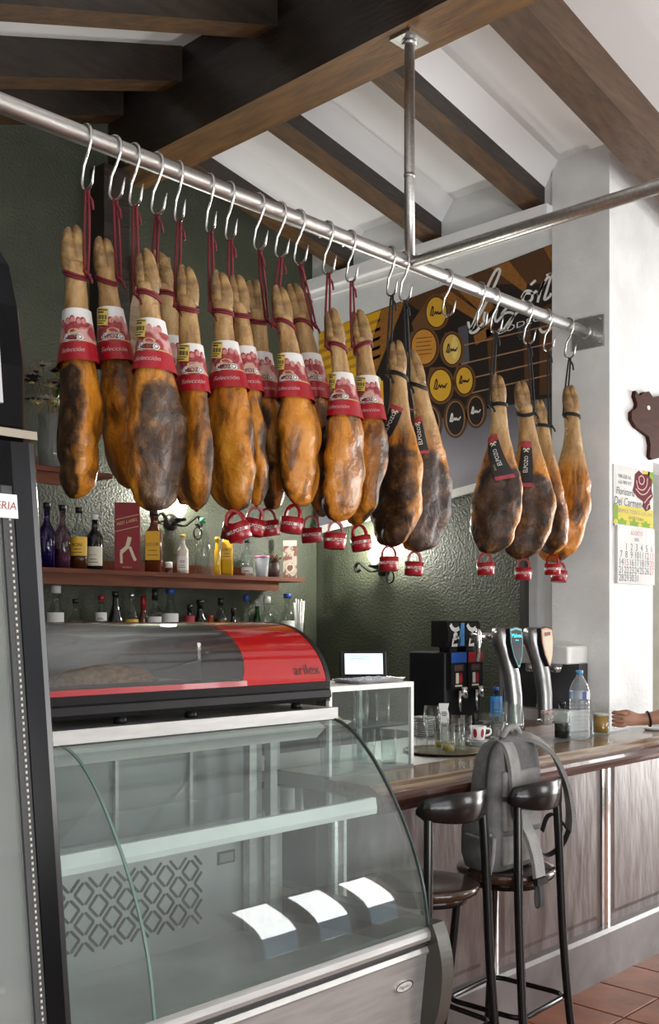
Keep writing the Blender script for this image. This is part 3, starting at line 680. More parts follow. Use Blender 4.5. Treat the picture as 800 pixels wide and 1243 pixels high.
CUPS = [(281, 653, 5, 14, 0.09, 'red drip cup under the sixth ham, on the side of the fifth'), (293, 655, 5, -20, -0.06, 'big red drip cup hanging in front of two others under the sixth ham'),
        (306, 648, 6, 10, 0.10, 'red drip cup half hidden behind another, under the seventh ham'), (328, 652, 7, -8, 0.03, 'red drip cup seen slightly from below, under the eighth ham'),
        (353, 650, 8, 6, 0.0, 'red drip cup under the ninth ham from the fridge'), (379, 659, 9, -4, 0.04, 'red drip cup under the tenth ham from the fridge'),
        (406, 667, 10, 3, 0, 'red drip cup under the eleventh ham from the fridge'), (440, 668, 11, -10, 0, 'red drip cup under the twelfth ham from the fridge'),
        (472, 698, 12, 0, 0, 'red drip cup under the first black-corded ham'), (502, 703, 13, 4, 0.05, 'red drip cup under the second black-corded ham'),
        (590, 702, 14, -3, 0, 'red drip cup under the ham with slanting black tag'), (635, 703, 15, 2, 0, 'red drip cup under the ham with upright black tag'),
        (671, 700, 16, 0, 0.10, 'red drip cup in rear of the overlapping pair beside the pillar'), (678, 712, 17, 5, 0.0, 'red drip cup in front of the overlapping pair beside the pillar')]
for (px, py, hi, tl, do, lab) in CUPS:
    hrow = HAMS[hi]; d = dep(xY(hrow[0], RAILY), RAILY) + hrow[5] + do * 0.6
    P = onD(px, py + 4, d)
    tipz = ham_info[hi][1](1.0).z; P.z += max(0.0, tipz + 0.004 - (P.z + 0.083 * 1.15))      # the arch touches the ham
    c_ = thing('drip_cup', lab, 'cup', P, YAW - R(90) + R(random.uniform(-25, 25)), 'drip cups')
    c_.scale = (1.15, 1.15, 1.15)
    c_.rotation_euler = (R(random.uniform(-4, 4)), R(tl), YAW - R(90) + R(random.uniform(-30, 30)))
    for nm, me in (('cup', cup_me), ('handle', hand_me)):
        o = bpy.data.objects.new(nm, me); C.objects.link(o); o.parent = c_
        if nm == 'cup':
            q = bpy.data.objects.new('lettering', print_me); C.objects.link(q); q.parent = o
    # wire pin from the handle arch up into the tip of the ham
    rot = c_.rotation_euler.to_matrix(); top = P + rot @ Vector((0, 0, 0.083)) * 1.15; tipc = ham_info[hi][1](0.975) + FWD * do * 0.15
    loc_ = [rot.inverted() @ (w_ - P) / 1.15 for w_ in (top - Vector((0, 0, 0.004)), top * 0.55 + tipc * 0.45, tipc)]
    b = MB(); b.tube(loc_, 0.0018, 6); b.build('pin', hook_steel, c_)

# ================================================================== large furniture
def part(mb, name, mats, root):                      # mesh written in room coordinates, hung under its thing
    o = mb.build(name, mats, root); base = root
    off = Vector((0, 0, 0))
    while base is not None: off += base.location; base = base.parent
    o.location = -off
    return o
def sub(mb, name, mats, par):                        # sub-part of a part made with part()
    return mb.build(name, mats, par)

# ------------------------------------------------------------------ tall upright fridge
fr = thing('upright_fridge', 'tall black glass-door fridge with lit header standing beside the counter cases', 'fridge', (0.65, 1.95, 0))
FY = 1.60
def shx(z): return -0.072 * (z - 1.9)
def fbox(b, x0, x1, y0, y1, z0, z1, m=0):
    b.hexa([(x + shx(z), y, z) for z in (z0, z1) for y in (y0, y1) for x in (x0, x1)], m)
liner = M('fridge_liner', (0.55, 0.56, 0.55), 0.4)
b = MB(); fbox(b, 0.30, 0.34, FY + 0.03, 2.22, 0.0, 1.93); fbox(b, 0.90, 0.935, FY + 0.03, 2.22, 0.0, 1.93); fbox(b, 0.34, 0.90, 2.18, 2.22, 0, 1.93); fbox(b, 0.34, 0.90, FY + 0.03, 2.18, 0, 0.15); fbox(b, 0.34, 0.90, FY + 0.03, 2.18, 1.88, 1.93)
part(b, 'cabinet', gloss_black, fr)
b = MB(); fbox(b, 0.341, 0.899, 2.15, 2.179, 0.151, 1.879); fbox(b, 0.885, 0.899, FY + 0.05, 2.15, 0.151, 1.879); fbox(b, 0.341, 0.355, FY + 0.05, 2.15, 0.151, 1.879); part(b, 'liner', liner, fr)
for z in (0.55, 0.95, 1.35, 1.7):
    b = MB(); fbox(b, 0.36, 0.88, FY + 0.12, 2.14, z, z + 0.012); part(b, 'shelf', white_p, fr)
b = MB()
rings = []
for z in (0.1, 0.6, 1.1, 1.5, 1.925):                 # door stile with a rounded outer edge
    rings.append([(x + shx(z), y, z) for x, y in ((0.893, FY + 0.028), (0.893, FY), (0.925, FY - 0.004), (0.938, FY + 0.002), (0.945, FY + 0.012), (0.945, FY + 0.028))])
b.loft(rings, 0, False); fbox(b, 0.30, 0.345, FY, FY + 0.028, 0.1, 1.925); fbox(b, 0.345, 0.893, FY, FY + 0.028, 1.85, 1.925); fbox(b, 0.345, 0.893, FY, FY + 0.028, 0.1, 0.2)
door_f = part(b, 'door', gloss_black, fr)
fglass = glass('fridge_glass', (0.80, 0.83, 0.82), 1.5, 0.02, 0.22, (0.55, 0.57, 0.55))
b = MB(); fbox(b, 0.345, 0.872, FY + 0.010, FY + 0.018, 0.2, 1.85); sub(b, 'glass_pane', fglass, door_f)
b = MB(); fbox(b, 0.872, 0.893, FY + 0.004, FY + 0.02, 0.2, 1.85); sub(b, 'inner_frame', dark_grey, door_f)
b = MB()
for k in range(150):
    z = 0.25 + k * 0.0105; x = 0.884 + shx(z); b.lathe([(0.0022, -0.0025), (0.0022, 0.0025)], 6, at=(x, FY + 0.0025, z))
q = sub(b, 'light_strip', M('led_dots', (0.62, 0.60, 0.52), 0.4), door_f); q['kind'] = 'stuff'
b = MB(); st = FY - 0.0012
b.hexa([(x + shx(z), y, z) for z in (1.795, 1.835) for y in (st, FY + 0.004) for x in (0.78, 0.898)], 0)
b.geo(text_geo('ERIA', 0.019, 'RIGHT', 0.1), lambda x, y: Vector((0.8955 + x + shx(1.815), st - 0.0006, 1.815 + y)), 1)
sub(b, 'sticker', [paper, M('dusty_red_ink', (0.30, 0.05, 0.05), 0.5)], door_f)
b = MB(); rings = []
for z, x1, y0 in ((1.95, 0.938, FY + 0.0), (2.05, 0.938, FY - 0.012), (2.15, 0.936, FY - 0.010), (2.22, 0.930, FY - 0.002), (2.265, 0.915, FY + 0.02)):
    rings.append([(0.30 + shx(z), y0, z), (x1 - 0.02 + shx(z), y0, z), (x1 + shx(z), y0 + 0.03, z), (x1 + shx(z), 2.1, z), (0.30 + shx(z), 2.1, z)])
b.loft(rings, 0, False); hd = part(b, 'header', gloss_black, fr)
b = MB(); b.hexa([(x + shx(z), y, z) for (z, yo) in ((1.985, FY - 0.012), (2.20, FY - 0.013)) for y in (yo, yo + 0.02) for x in (0.34, 0.878)]); sub(b, 'light_panel', M('milky_panel', (0.50, 0.50, 0.54), 0.3), hd)
b = MB(); fbox(b, 0.30, 0.940, FY - 0.008, 2.0, 1.931, 1.945); part(b, 'chrome_strip', chrome, fr)

# ------------------------------------------------------------------ curved glass serve-over case
XS, XE = 1.15, 2.40
cs = thing('display_case', 'curved glass refrigerated serving case in stainless steel, mostly empty', 'display case', (1.74, 2.3, 0))
ARC = [(1.905, .725), (1.925, .84), (1.965, .955), (2.03, 1.075), (2.109, 1.185), (2.185, 1.26), (2.245, 1.295), (2.30, 1.309)]
arcs = [tuple(p) for p in smooth_pts(ARC, 4)]
silver = M('satin_silver', (0.50, 0.50, 0.49), 0.42, 0.65, col2=(0.42, 0.42, 0.41), scale=6, stretch=(1, 8, 8))
steel_in = M('inner_steel', (0.50, 0.51, 0.51), 0.35, 0.85, col2=(0.38, 0.39, 0.39), scale=3, rvar=0.15)
def extr(b, poly, x0, x1, m=0): b.prism(poly, lambda y, z: Vector((x0, y, z)), lambda y, z: Vector((x1, y, z)), m)
b = MB(); extr(b, [(1.97, 0.12), (2.62, 0.12), (2.62, 0.60), (1.93, 0.60), (1.93, 0.42)], XS, XE); b.box(XS + 0.1, XE - 0.1, 2.05, 2.55, 0, 0.12)
part(b, 'base', mid_grey, cs)
b = MB(); extr(b, [(1.935, 0.40), (1.945, 0.40), (1.925, 0.645), (1.906, 0.645)], XS, XE); fp = part(b, 'front_panel', silver, cs)
b = MB(); extr(b, [(1.900, .648), (1.897, .655), (1.903, .668), (1.93, .672), (1.93, .648)], XS, XE); part(b, 'lower_rail', silver, cs)
b = MB(); extr(b, [(1.905, .675), (1.915, .672), (1.93, .674), (1.93, .684), (1.912, .684)], XS, XE); part(b, 'rail_groove', dark_grey, cs)
b = MB(); extr(b, [(1.893, .688), (1.890, .70), (1.893, .715), (1.903, .724), (1.93, .724), (1.94, .70), (1.93, .686)], XS, XE); part(b, 'upper_rail', silver, cs)
# badge
b = MB(); bx_, bz = xY(492, 1.905), 0.0
bz = zz(1198, bx_, 1.905)
def bp(o):
    return lambda x, z: Vector((bx_ + x, 1.906 + 0.0816 * (0.645 - bz - z) * 1 - o, bz + z))
el = ellipse(0, 0, 0.040, 0.017, 24); b.prism(el, bp(-0.002), bp(0.004), 0)
b.add([bp(0.0043)(*p) for p in ellipse(0, 0, 0.036, 0.0145, 24)], [tuple(range(24))], 1); b.add([bp(0.0046)(*p) for p in ellipse(0, 0, 0.034, 0.0128, 24)], [tuple(range(24))], 2)
b.geo(text_geo('Magnífico', 0.0135, shear=0.25), bp(0.005), 1)
sub(b, 'badge', [chrome, black_ink, M('badge_silver', (0.6, 0.6, 0.58), 0.35)], fp).location = (0, 0, 0)
b = MB(); cap = [(1.885, .735), (1.865, .69), (1.850, .62), (1.853, .54), (1.875, .45), (1.93, .36), (2.02, .30), (2.62, .30), (2.62, .735)]
cap = [tuple(q) for q in smooth_pts(cap[:7], 4)] + cap[7:]
extr(b, cap, XE, XE + 0.055); ec = part(b, 'end_cap', M('olive_grey_end_cap', (0.055, 0.052, 0.042), 0.35, coat=0.2), cs)
b = MB(); extr(b, [(y, z) for y, z in cap], XS - 0.05, XS); part(b, 'end_cap', M('olive_grey_end_cap_b', (0.055, 0.052, 0.042), 0.35), cs)
def smooth_sheet(b, rings, m=0):                      # bent sheet: smooth faces, crisp rims
    b.loft([r_[:2] for r_ in rings], m, True, False, False, False); b.loft([r_[2:] for r_ in rings], m, True, False, False, False)
    b.loft([[r_[1], r_[2]] for r_ in rings], m, False, False, False, False); b.loft([[r_[3], r_[0]] for r_ in rings], m, False, False, False, False)
    b.add(rings[0], [(3, 2, 1, 0)], m, False); b.add(rings[-1], [(0, 1, 2, 3)], m, False)
def curved(b, x0, x1, th=0.006, m=0):
    rings = []
    for k, (y, z) in enumerate(arcs):
        a = Vector(arcs[max(k - 1, 0)]); c_ = Vector(arcs[min(k + 1, len(arcs) - 1)]); d = (c_ - a).normalized(); n = Vector((d.y, -d.x))
        rings.append([(x0, y, z), (x1, y, z), (x1, y - n.x * th, z - n.y * th), (x0, y - n.x * th, z - n.y * th)])
    smooth_sheet(b, rings, m)
SEAM = 1.415
b = MB(); curved(b, XS, SEAM - 0.004); part(b, 'curved_pane', case_glass, cs)
b = MB(); curved(b, SEAM + 0.004, XE - 0.004); part(b, 'curved_pane', case_glass, cs)
b = MB(); curved(b, SEAM - 0.0035, SEAM + 0.0035, 0.005); part(b, 'pane_joint', pane_edge, cs)
b = MB(); curved(b, XE - 0.004, XE + 0.003, 0.010); part(b, 'pane_edge', M('dark_pane_edge', (0.03, 0.05, 0.045), 0.2), cs)
b = MB(); poly = [(y + 0.012, z) for y, z in arcs] + [(2.58, 1.309), (2.58, .70), (1.92, .70)]; extr(b, poly, XE - 0.016, XE - 0.010); part(b, 'end_pane', case_glass, cs)
b = MB(); poly = [(y + 0.012, z) for y, z in arcs] + [(2.58, 1.309), (2.58, .70), (1.92, .70)]; extr(b, poly, XS + 0.010, XS + 0.016); part(b, 'end_pane', case_glass, cs)
b = MB(); b.box(XS - 0.02, XE + 0.012, 2.275, 2.66, 1.312, 1.348); part(b, 'top_slab', silver, cs)
b = MB(); b.box(XS, XE - 0.02, 2.60, 2.62, 0.6, 1.312); part(b, 'rear_wall', M('case_rear', (0.30, 0.31, 0.31), 0.4, 0.3), cs)
b = MB(); extr(b, [(1.935, .655), (1.935, .665), (2.52, .635), (2.52, .61), (1.935, .61)], XS + 0.02, XE - 0.02); part(b, 'floor_pan', steel_in, cs)
b = MB(); b.box(XS + 0.02, XE - 0.02, 2.50, 2.515, 0.60, 1.0); bp_ = part(b, 'back_panel', steel_in, cs)
b = MB(); b.box(XS + 0.02, XE - 0.05, 2.485, 2.52, 0.968, 1.0); sub(b, 'panel_lip', silver, bp_)
# herring-bone vent slots
sl_me = None; slot_m = M('slot_black', (0.02, 0.02, 0.021), 0.6)
for i in range(12):
    for j in range(5):
        for k_ in (-1, 1):
            up = (i + j) % 2; ang = 48 if up else -48
            X = 1.50 + i * 0.047 + k_ * 0.0085 * math.sin(R(48)) * (1 if up else -1) * 1.0; Z = 0.715 + j * 0.042 + k_ * 0.0085 * math.cos(R(48))
            if sl_me is None:
                b = MB(); pts = [(0.018 + 0.004 * math.cos(R(a)), 0.004 * math.sin(R(a))) for a in range(-90, 91, 45)] + [(-0.018 + 0.004 * math.cos(R(a)), 0.004 * math.sin(R(a))) for a in range(90, 271, 45)]
                b.prism(pts, lambda x, z: Vector((x, 0.0005, z)), lambda x, z: Vector((x, -0.0015, z))); o = b.build('vent_slot', slot_m, bp_); sl_me = o.data
            else: o = bpy.data.objects.new('vent_slot', sl_me); C.objects.link(o); o.parent = bp_
            o.location = (X, 2.4992, Z); o.rotation_euler = (0, R(ang), 0)
b = MB(); xx = 2.10; b.box(xx, xx + 0.07, 2.496, 2.500, 0.86, 0.90); b.box(xx + 0.008, xx + 0.062, 2.494, 2.4975, 0.867, 0.893, 1); sub(b, 'thermometer', [dark_grey, mid_grey], bp_)
for xx in (2.20, 2.29):
    b = MB(); b.box(xx, xx + 0.03, 2.46, 2.49, 0.62, 1.3); part(b, 'shelf_post', silver, cs)
b = MB()
for k in range(70):
    x = XS + 0.05 + k * 0.018; b.box(x, x + 0.009, 1.965, 1.985, 0.664, 0.672)
o = part(b, 'drain_comb', dark_grey, cs); o['kind'] = 'stuff'
b = MB(); b.box(XS + 0.02, XE - 0.06, 2.07, 2.44, 1.083, 1.089); msh = part(b, 'middle_shelf', case_glass, cs)
b = MB(); extr(b, [(2.058, 1.045), (2.055, 1.06), (2.06, 1.092), (2.075, 1.092), (2.09, 1.05)], XS + 0.02, XE - 0.05); sub(b, 'front_strip', M('milk_white_strip', (0.72, 0.75, 0.73), 0.35), msh)
b = MB(); extr(b, [(2.29, 1.305), (2.26, 1.29), (2.30, 1.255), (2.36, 1.255), (2.36, 1.305)], XS + 0.02, XE - 0.06); part(b, 'lamp_housing', white_p, cs)
for xx in (1.50, 1.78, 2.06):
    b = MB(); b.box(xx, xx + 0.012, 2.585, 2.598, 1.0, 1.30); part(b, 'sliding_door_edge', silver, cs)

# ------------------------------------------------------------------ red topped tapas case standing on the slab
X0, X1, XM = 1.10, 2.375, 2.03
tcs = thing('tapas_case', 'countertop tapas case with curved red and clear lid and black base', 'display case', (1.7, 2.45, 1.348))
LID = [(2.285, 1.432), (2.293, 1.462), (2.318, 1.508), (2.36, 1.550), (2.415, 1.585), (2.48, 1.606), (2.56, 1.614), (2.62, 1.615)]
lids = [tuple(p) for p in smooth_pts(LID, 4)]
b = MB(); extr(b, [(2.285, 1.372), (2.268, 1.385), (2.272, 1.405), (2.280, 1.410), (2.277, 1.432), (2.63, 1.432), (2.63, 1.372)], X0, X1); part(b, 'base', black_plastic, tcs)
for xx in (1.16, 1.62, 1.86, 2.28):
    for yy in (2.33, 2.58):
        b = MB(); b.lathe([(0.018, 1.3485), (0.018, 1.360), (0.012, 1.374)], 12, at=(xx, yy, 0)); part(b, 'foot', black_plastic, tcs)
def lid(b, x0f, x1f, th=0.005):
    rings = []
    for k, (y, z) in enumerate(lids):
        a = Vector(lids[max(k - 1, 0)]); c_ = Vector(lids[min(k + 1, len(lids) - 1)]); d = (c_ - a).normalized(); n = Vector((d.y, -d.x))
        x0_, x1_ = x0f(k / len(lids)), x1f(k / len(lids))
        rings.append([(x0_, y, z), (x1_, y, z), (x1_, y - n.x * th, z - n.y * th), (x0_, y - n.x * th, z - n.y * th)])
    smooth_sheet(b, rings)
smoke = glass('smoky_lid', (0.80, 0.81, 0.81), 1.5, 0.03, 0.035, (0.6, 0.6, 0.6), f0=0.06)
edge = lambda q: XM - 0.03 + 0.06 * math.sin(q * 3.0)
b = MB(); lid(b, lambda q: X0 + 0.01, edge); part(b, 'clear_lid', smoke, tcs)
b = MB(); lid(b, edge, lambda q: X1 - 0.012); rl = part(b, 'red_lid', M('red_lid', (0.42, 0.010, 0.012), 0.12, coat=0.5), tcs)
b = MB()
def lp(x, s, o=0.0066):                               # point on the lid, s metres up along the curve
    acc = 0
    for k in range(len(lids) - 1):
        a = Vector(lids[k]); c_ = Vector(lids[k + 1]); dl = (c_ - a).length
        if acc + dl >= s or k == len(lids) - 2:
            p = a + (c_ - a) * ((s - acc) / dl); d = (c_ - a).normalized(); return Vector((x, p.x - d.y * o, p.y + d.x * o))
        acc += dl
b.geo(text_geo('arilex', 0.052, sx=1.0), lambda x, y: lp(2.285 + x, 0.038 + y * 0.9), 0); sub(b, 'lettering', black_ink, rl)
b = MB(); extr(b, [(2.280, 1.4325), (2.281, 1.448), (2.288, 1.448), (2.290, 1.4325)], X0 + 0.01, XM); part(b, 'red_stripe', red_p, tcs)
for xx in (X0 - 0.005, X1 - 0.012):
    b = MB(); extr(b, [(y - 0.006 * (1 - k / len(lids)), z + 0.006) for k, (y, z) in enumerate(lids)] + [(2.63, 1.615), (2.63, 1.37), (2.28, 1.37)], xx, xx + 0.017); part(b, 'end_plate', black_plastic, tcs)
b = MB(); b.box(X0, X1, 2.622, 2.634, 1.372, 1.615); part(b, 'rear_panel', M('rear_grey', (0.42, 0.42, 0.42), 0.3, 0.4), tcs)
b = MB(); b.box(1.90, 1.912, 2.35, 2.6, 1.434, 1.56); part(b, 'divider', clear, tcs)
tp_ = thing('tapas_tray', 'steel tray inside the tapas case holding a brown crusty dish', 'tray', (1.66, 2.46, 1.4325))
b = MB(); b.loft([[(sx * 0.20, sy * 0.09, 0) for sx, sy in ((-1, -1), (1, -1), (1, 1), (-1, 1))], [(sx * 0.215, sy * 0.105, 0.022) for sx, sy in ((-1, -1), (1, -1), (1, 1), (-1, 1))]], 0, False, True, False); b.build('pan', steel, tp_)
fd = MB(); n1, n2 = 26, 10; rings = []
for j in range(n2):
    q = j / (n2 - 1) * math.pi / 2; rings.append([Vector((0.17 * math.cos(q) * math.cos(2 * math.pi * i / n1), 0.075 * math.cos(q) * math.sin(2 * math.pi * i / n1), 0.012 + 0.055 * math.sin(q))) * (1 + 0.10 * noise.noise(Vector((i * .9, j * 1.3, 2)))) for i in range(n1)])
fd.loft(rings, 0, True); fd.build('crusty_dish', M('crusty_food', (0.42, 0.27, 0.12), 0.6, col2=(0.20, 0.10, 0.04), scale=60, bump=0.8, bscale=120), tp_)

# ------------------------------------------------------------------ bar counter
ct = thing('bar_counter', 'long bar counter with moulded wooden edge, steel top and mottled brown front panels', 'bar counter', (3.6, 2.45, 0))
CX0, CX1 = 2.47, 8.0
wood_top = M('worn_bar_wood', (0.33, 0.24, 0.16), 0.25, col2=(0.16, 0.095, 0.055), scale=4, stretch=(1, 14, 14), coat=0.4, lo=0.3, hi=0.7)
wood_red = M('red_brown_edge', (0.085, 0.03, 0.022), 0.25, col2=(0.05, 0.02, 0.014), scale=4, stretch=(1, 10, 10), coat=0.4)
b = MB()
prof_ = [(2.20, 1.005), (2.165, 1.008), (2.155, 1.02), (2.150, 1.035), (2.136, 1.040), (2.128, 1.052), (2.130, 1.066), (2.142, 1.075), (2.160, 1.078), (2.170, 1.088), (2.190, 1.094), (2.196, 1.100), (2.39, 1.100), (2.39, 1.06), (2.3, 1.05)]
b.prism(prof_, lambda y, z: Vector((CX0, y, z)), lambda y, z: Vector((CX1, y, z)), 0)
for k in range(2, 2 + len(prof_)):
    if k - 2 < 7: b.mi[k] = 1
part(b, 'moulded_edge', [wood_top, wood_red], ct)
b = MB()
b.box(CX0, PILX - 0.005, 2.391, 3.0, 1.06, 1.098); b.box(3.86, WX - 0.005, 3.0, 3.36, 1.06, 1.098); b.box(PILX - 0.005, CX1, 2.391, 2.455, 1.06, 1.098)
part(b, 'steel_top', M('worktop_steel', (0.52, 0.53, 0.53), 0.3, 0.7, col2=(0.42, 0.43, 0.43), scale=4, rvar=0.15), ct)
panel_m = M('mottled_brown_panel', (0.15, 0.122, 0.115), 0.40, 0.15, col2=(0.055, 0.030, 0.024), scale=4, stretch=(2.6, 2.6, 0.7), bump=0.35, bscale=9, lo=0.32, hi=0.66, spec=0.4)
strips = [2.545, 3.44, 4.34, 5.24, 6.14]
for k, xs in enumerate(strips):
    b = MB(); pts = [(xs + 0.038 * math.cos(R(a)), 2.402 - 0.022 * math.sin(R(a))) for a in range(0, 181, 20)] + [(xs - 0.038, 2.41), (xs + 0.038, 2.41)]
    b.prism(pts, lambda x, y: Vector((x, y, 0.222)), lambda x, y: Vector((x, y, 1.04))); part(b, 'metal_strip', chrome if k else steel, ct)
    x1 = strips[k + 1] if k + 1 < len(strips) else CX1
    b = MB(); n = 1
    # panel with a shallow raised field
    xa, xb = xs + 0.036, x1 - 0.036
    b.box(xa, xb, 2.405, 2.43, 0.222, 1.05, 0)
    b.loft([[(xa + 0.03, 2.405, 0.26), (xb - 0.03, 2.405, 0.26), (xb - 0.03, 2.405, 1.0), (xa + 0.03, 2.405, 1.0)], [(xa + 0.05, 2.399, 0.28), (xb - 0.05, 2.399, 0.28), (xb - 0.05, 2.399, 0.98), (xa + 0.05, 2.399, 0.98)]], 0, False, False)
    part(b, 'front_panel', panel_m, ct)
b = MB(); extr(b, [(2.355, 0.0), (2.43, 0.0), (2.43, 0.222), (2.365, 0.222), (2.355, 0.205)], CX0, CX1)
part(b, 'plinth', M('plinth_stone', (0.15, 0.135, 0.135), 0.35, col2=(0.085, 0.07, 0.068), scale=4, bump=0.15), ct)
b = MB(); b.box(CX0, PILX - 0.01, 2.431, 2.95, 0, 1.06); b.box(3.90, WX - 0.006, 2.995, 3.36, 0, 1.06); part(b, 'carcass', dark_grey, ct)
b = MB(); b.box(3.94, 4.27, 2.575, 2.81, 1.098, 1.150); part(b, 'rear_ledge', M('ledge_wood', (0.15, 0.085, 0.05), 0.35, col2=(0.08, 0.042, 0.026), stretch=(1, 8, 8)), ct)

# ------------------------------------------------------------------ bar stools
st_black = M('stool_black_lacquer', (0.006, 0.006, 0.006), 0.2, spec=0.4)
seat_wood = M('dark_seat_wood', (0.055, 0.028, 0.016), 0.22, col2=(0.03, 0.015, 0.009), scale=6, stretch=(1, 6, 1), coat=0.5)
def stool(loc, rz, label):
    s = thing('bar_stool', label, 'bar stool', loc, rz, 'bar stools')
    SZ = 0.77; s.scale = (0.93, 0.93, 1)
    b = MB(); b.lathe([(0.150, SZ - 0.035), (0.178, SZ - 0.030), (0.186, SZ - 0.012), (0.182, SZ - 0.002), (0.16, SZ), (0.08, SZ - 0.006), (0.01, SZ - 0.008)], 36); b.build('seat', seat_wood, s)
    def leg(sx, back):
        if back: pts = [(sx * 0.185, -0.205, 0), (sx * 0.168, -0.175, 0.25), (sx * 0.158, -0.155, 0.5), (sx * 0.154, -0.145, 0.72), (sx * 0.148, -0.140, 0.88), (sx * 0.140, -0.134, 1.03)]
        else: pts = [(sx * 0.18, 0.20, 0), (sx * 0.155, 0.165, 0.30), (sx * 0.135, 0.14, 0.55), (sx * 0.125, 0.125, SZ - 0.03)]
        pts = smooth_pts(pts, 4); b = MB(); b.tube(pts, [0.0155 + 0.002 * (k / len(pts)) for k in range(len(pts))], 10); b.build('leg', st_black, s)
    for sx in (-1, 1): leg(sx, True); leg(sx, False)
    b = MB(); rings = []
    for k in range(17):                                # bentwood back rail
        a = R(-46 + 92 * k / 16); e = abs(k - 8) / 8; r0 = 0.25
        c_ = Vector((r0 * math.sin(a), -r0 * math.cos(a) + 0.062, 0)); n = Vector((math.sin(a), -math.cos(a), 0))
        zt = 1.085 - 0.018 * e ** 3 - (0.030 if e > 0.9 else 0); zb = 0.985 + 0.025 * e ** 2 + (0.012 if e > 0.9 else 0)
        rings.append([c_ + n * 0.011 + Vector((0, 0, zb + .006)), c_ + n * 0.011 + Vector((0, 0, zt - .006)), c_ + n * 0.004 + Vector((0, 0, zt)), c_ - n * 0.009 + Vector((0, 0, zt - .004)), c_ - n * 0.009 + Vector((0, 0, zb + .004)), c_ + n * 0.002 + Vector((0, 0, zb))])
    b.loft(rings, 0, True); b.build('back_rail', st_black, s)
    b = MB(); q = 0.165; pts = []
    for (cx_, cy_, a0) in ((q - 0.05, q - 0.06, 0), (-q + 0.05, q - 0.06, 90), (-q + 0.05, -q + 0.05, 180), (q - 0.05, -q + 0.05, 270)):
        for k in range(4): a = R(a0 + 30 * k); pts.append((cx_ + 0.05 * math.cos(a), cy_ + 0.05 * math.sin(a), 0.31))
    b.tube(pts, 0.0095, 8, closed=True); b.build('foot_ring', st_black, s)
    b = MB(); b.lathe([(0.14, SZ - 0.06), (0.145, SZ - 0.035)], 28); b.build('seat_ring', st_black, s)
    return s
stool((2.685, 2.13, 0), R(-4), 'black bar stool with empty wooden seat beside the curved glass case')
stool((3.05, 2.07, 0), R(3), 'black bar stool with the grey backpack on its seat')

# ------------------------------------------------------------------ backpack on the stool
bk_m = M('grey_canvas', (0.15, 0.15, 0.148), 0.85, col2=(0.105, 0.105, 0.105), scale=25, bump=0.35, bscale=160)
bk_l = M('light_grey_padding', (0.27, 0.268, 0.26), 0.85, col2=(0.21, 0.21, 0.205), scale=25, bump=0.4, bscale=160)
bk_d = M('dark_webbing', (0.03, 0.03, 0.032), 0.8, bump=0.3, bscale=200)
bp0 = thing('backpack', 'grey canvas backpack with padded straps sitting on a bar stool', 'backpack', (3.03, 2.050, 0.7692), R(-2))
b = MB(); rings = []
for z, wx, dy, yo in ((0.0, .115, .058, .03), (.012, .132, .075, .03), (.06, .142, .085, .03), (.14, .145, .085, .028), (.20, .143, .076, .018), (.25, .141, .066, .008), (.33, .138, .062, .004), (.39, .126, .056, .0), (.43, .104, .044, -.004), (.452, .072, .028, -.006), (.458, .035, .014, -.006)):
    ring = []
    for k in range(28):
        a = 2 * math.pi * k / 28; ca, sa = math.cos(a), math.sin(a); e = 0.38
        x = wx * math.copysign(abs(ca) ** e, ca); y = dy * math.copysign(abs(sa) ** e, sa) + yo
        p = Vector((x, y, z)); p += Vector((ca, sa, 0)) * 0.006 * noise.noise(Vector((x * 18, y * 18, z * 16)))
        ring.append(p)
    rings.append(ring)
b.loft(rings, 0, True); b.build('bag', bk_m, bp0)
for z0, z1 in ((0.03, 0.13), (0.145, 0.245), (0.26, 0.345)):
    b = MB(); b.bevbox(-0.105, 0.105, -0.010, 0.010, z0, z1, 0.009, mat=Matrix.Translation((0, -0.058, 0))); b.build('back_pad', bk_l, bp0)
b = MB(); b.ribbon(smooth_pts([(-0.055, 0.0, 0.450), (-0.06, -0.048, 0.425), (-0.062, -0.072, 0.36), (-0.060, -0.079, 0.28), (-0.045, -0.085, 0.20), (-0.018, -0.110, 0.12), (-0.022, -0.138, 0.05), (-0.045, -0.162, 0.0)], 5), 0.058, 0.014, (1, 0.05, 0)); sp = b.build('shoulder_strap', bk_l, bp0)
b = MB(); b.box(-0.074, -0.014, -0.176, -0.158, -0.022, 0.0); b.build('buckle', black_plastic, sp)
b = MB(); b.ribbon(smooth_pts([(-0.045, -0.166, -0.01), (-0.045, -0.172, -0.05), (-0.042, -0.170, -0.09), (-0.048, -0.160, -0.098), (-0.054, -0.158, -0.06), (-0.05, -0.162, -0.01)], 4), 0.025, 0.003, (1, 0, 0)); b.build('webbing', bk_d, sp)
b = MB(); b.ribbon(smooth_pts([(0.03, 0.0, 0.452), (0.07, -0.05, 0.448), (0.13, -0.09, 0.40), (0.185, -0.11, 0.30), (0.215, -0.115, 0.19), (0.212, -0.115, 0.12)], 6), 0.055, 0.014, (0.45, 0.75, 0.35)); sp = b.build('shoulder_strap', bk_l, bp0)
b = MB(); b.ribbon(smooth_pts([(0.212, -0.115, 0.125), (0.203, -0.088, 0.06), (0.168, -0.056, 0.025), (0.138, -0.046, 0.035), (0.128, -0.040, 0.055)], 5), 0.025, 0.003, (0.3, 0.8, 0.2)); b.build('webbing', bk_d, sp)
b = MB(); b.ribbon(smooth_pts([(0.208, -0.108, 0.115), (0.192, -0.072, 0.165), (0.165, -0.052, 0.16), (0.145, -0.044, 0.11)], 5), 0.022, 0.003, (0.3, 0.8, 0.2)); b.build('webbing', bk_d, sp)
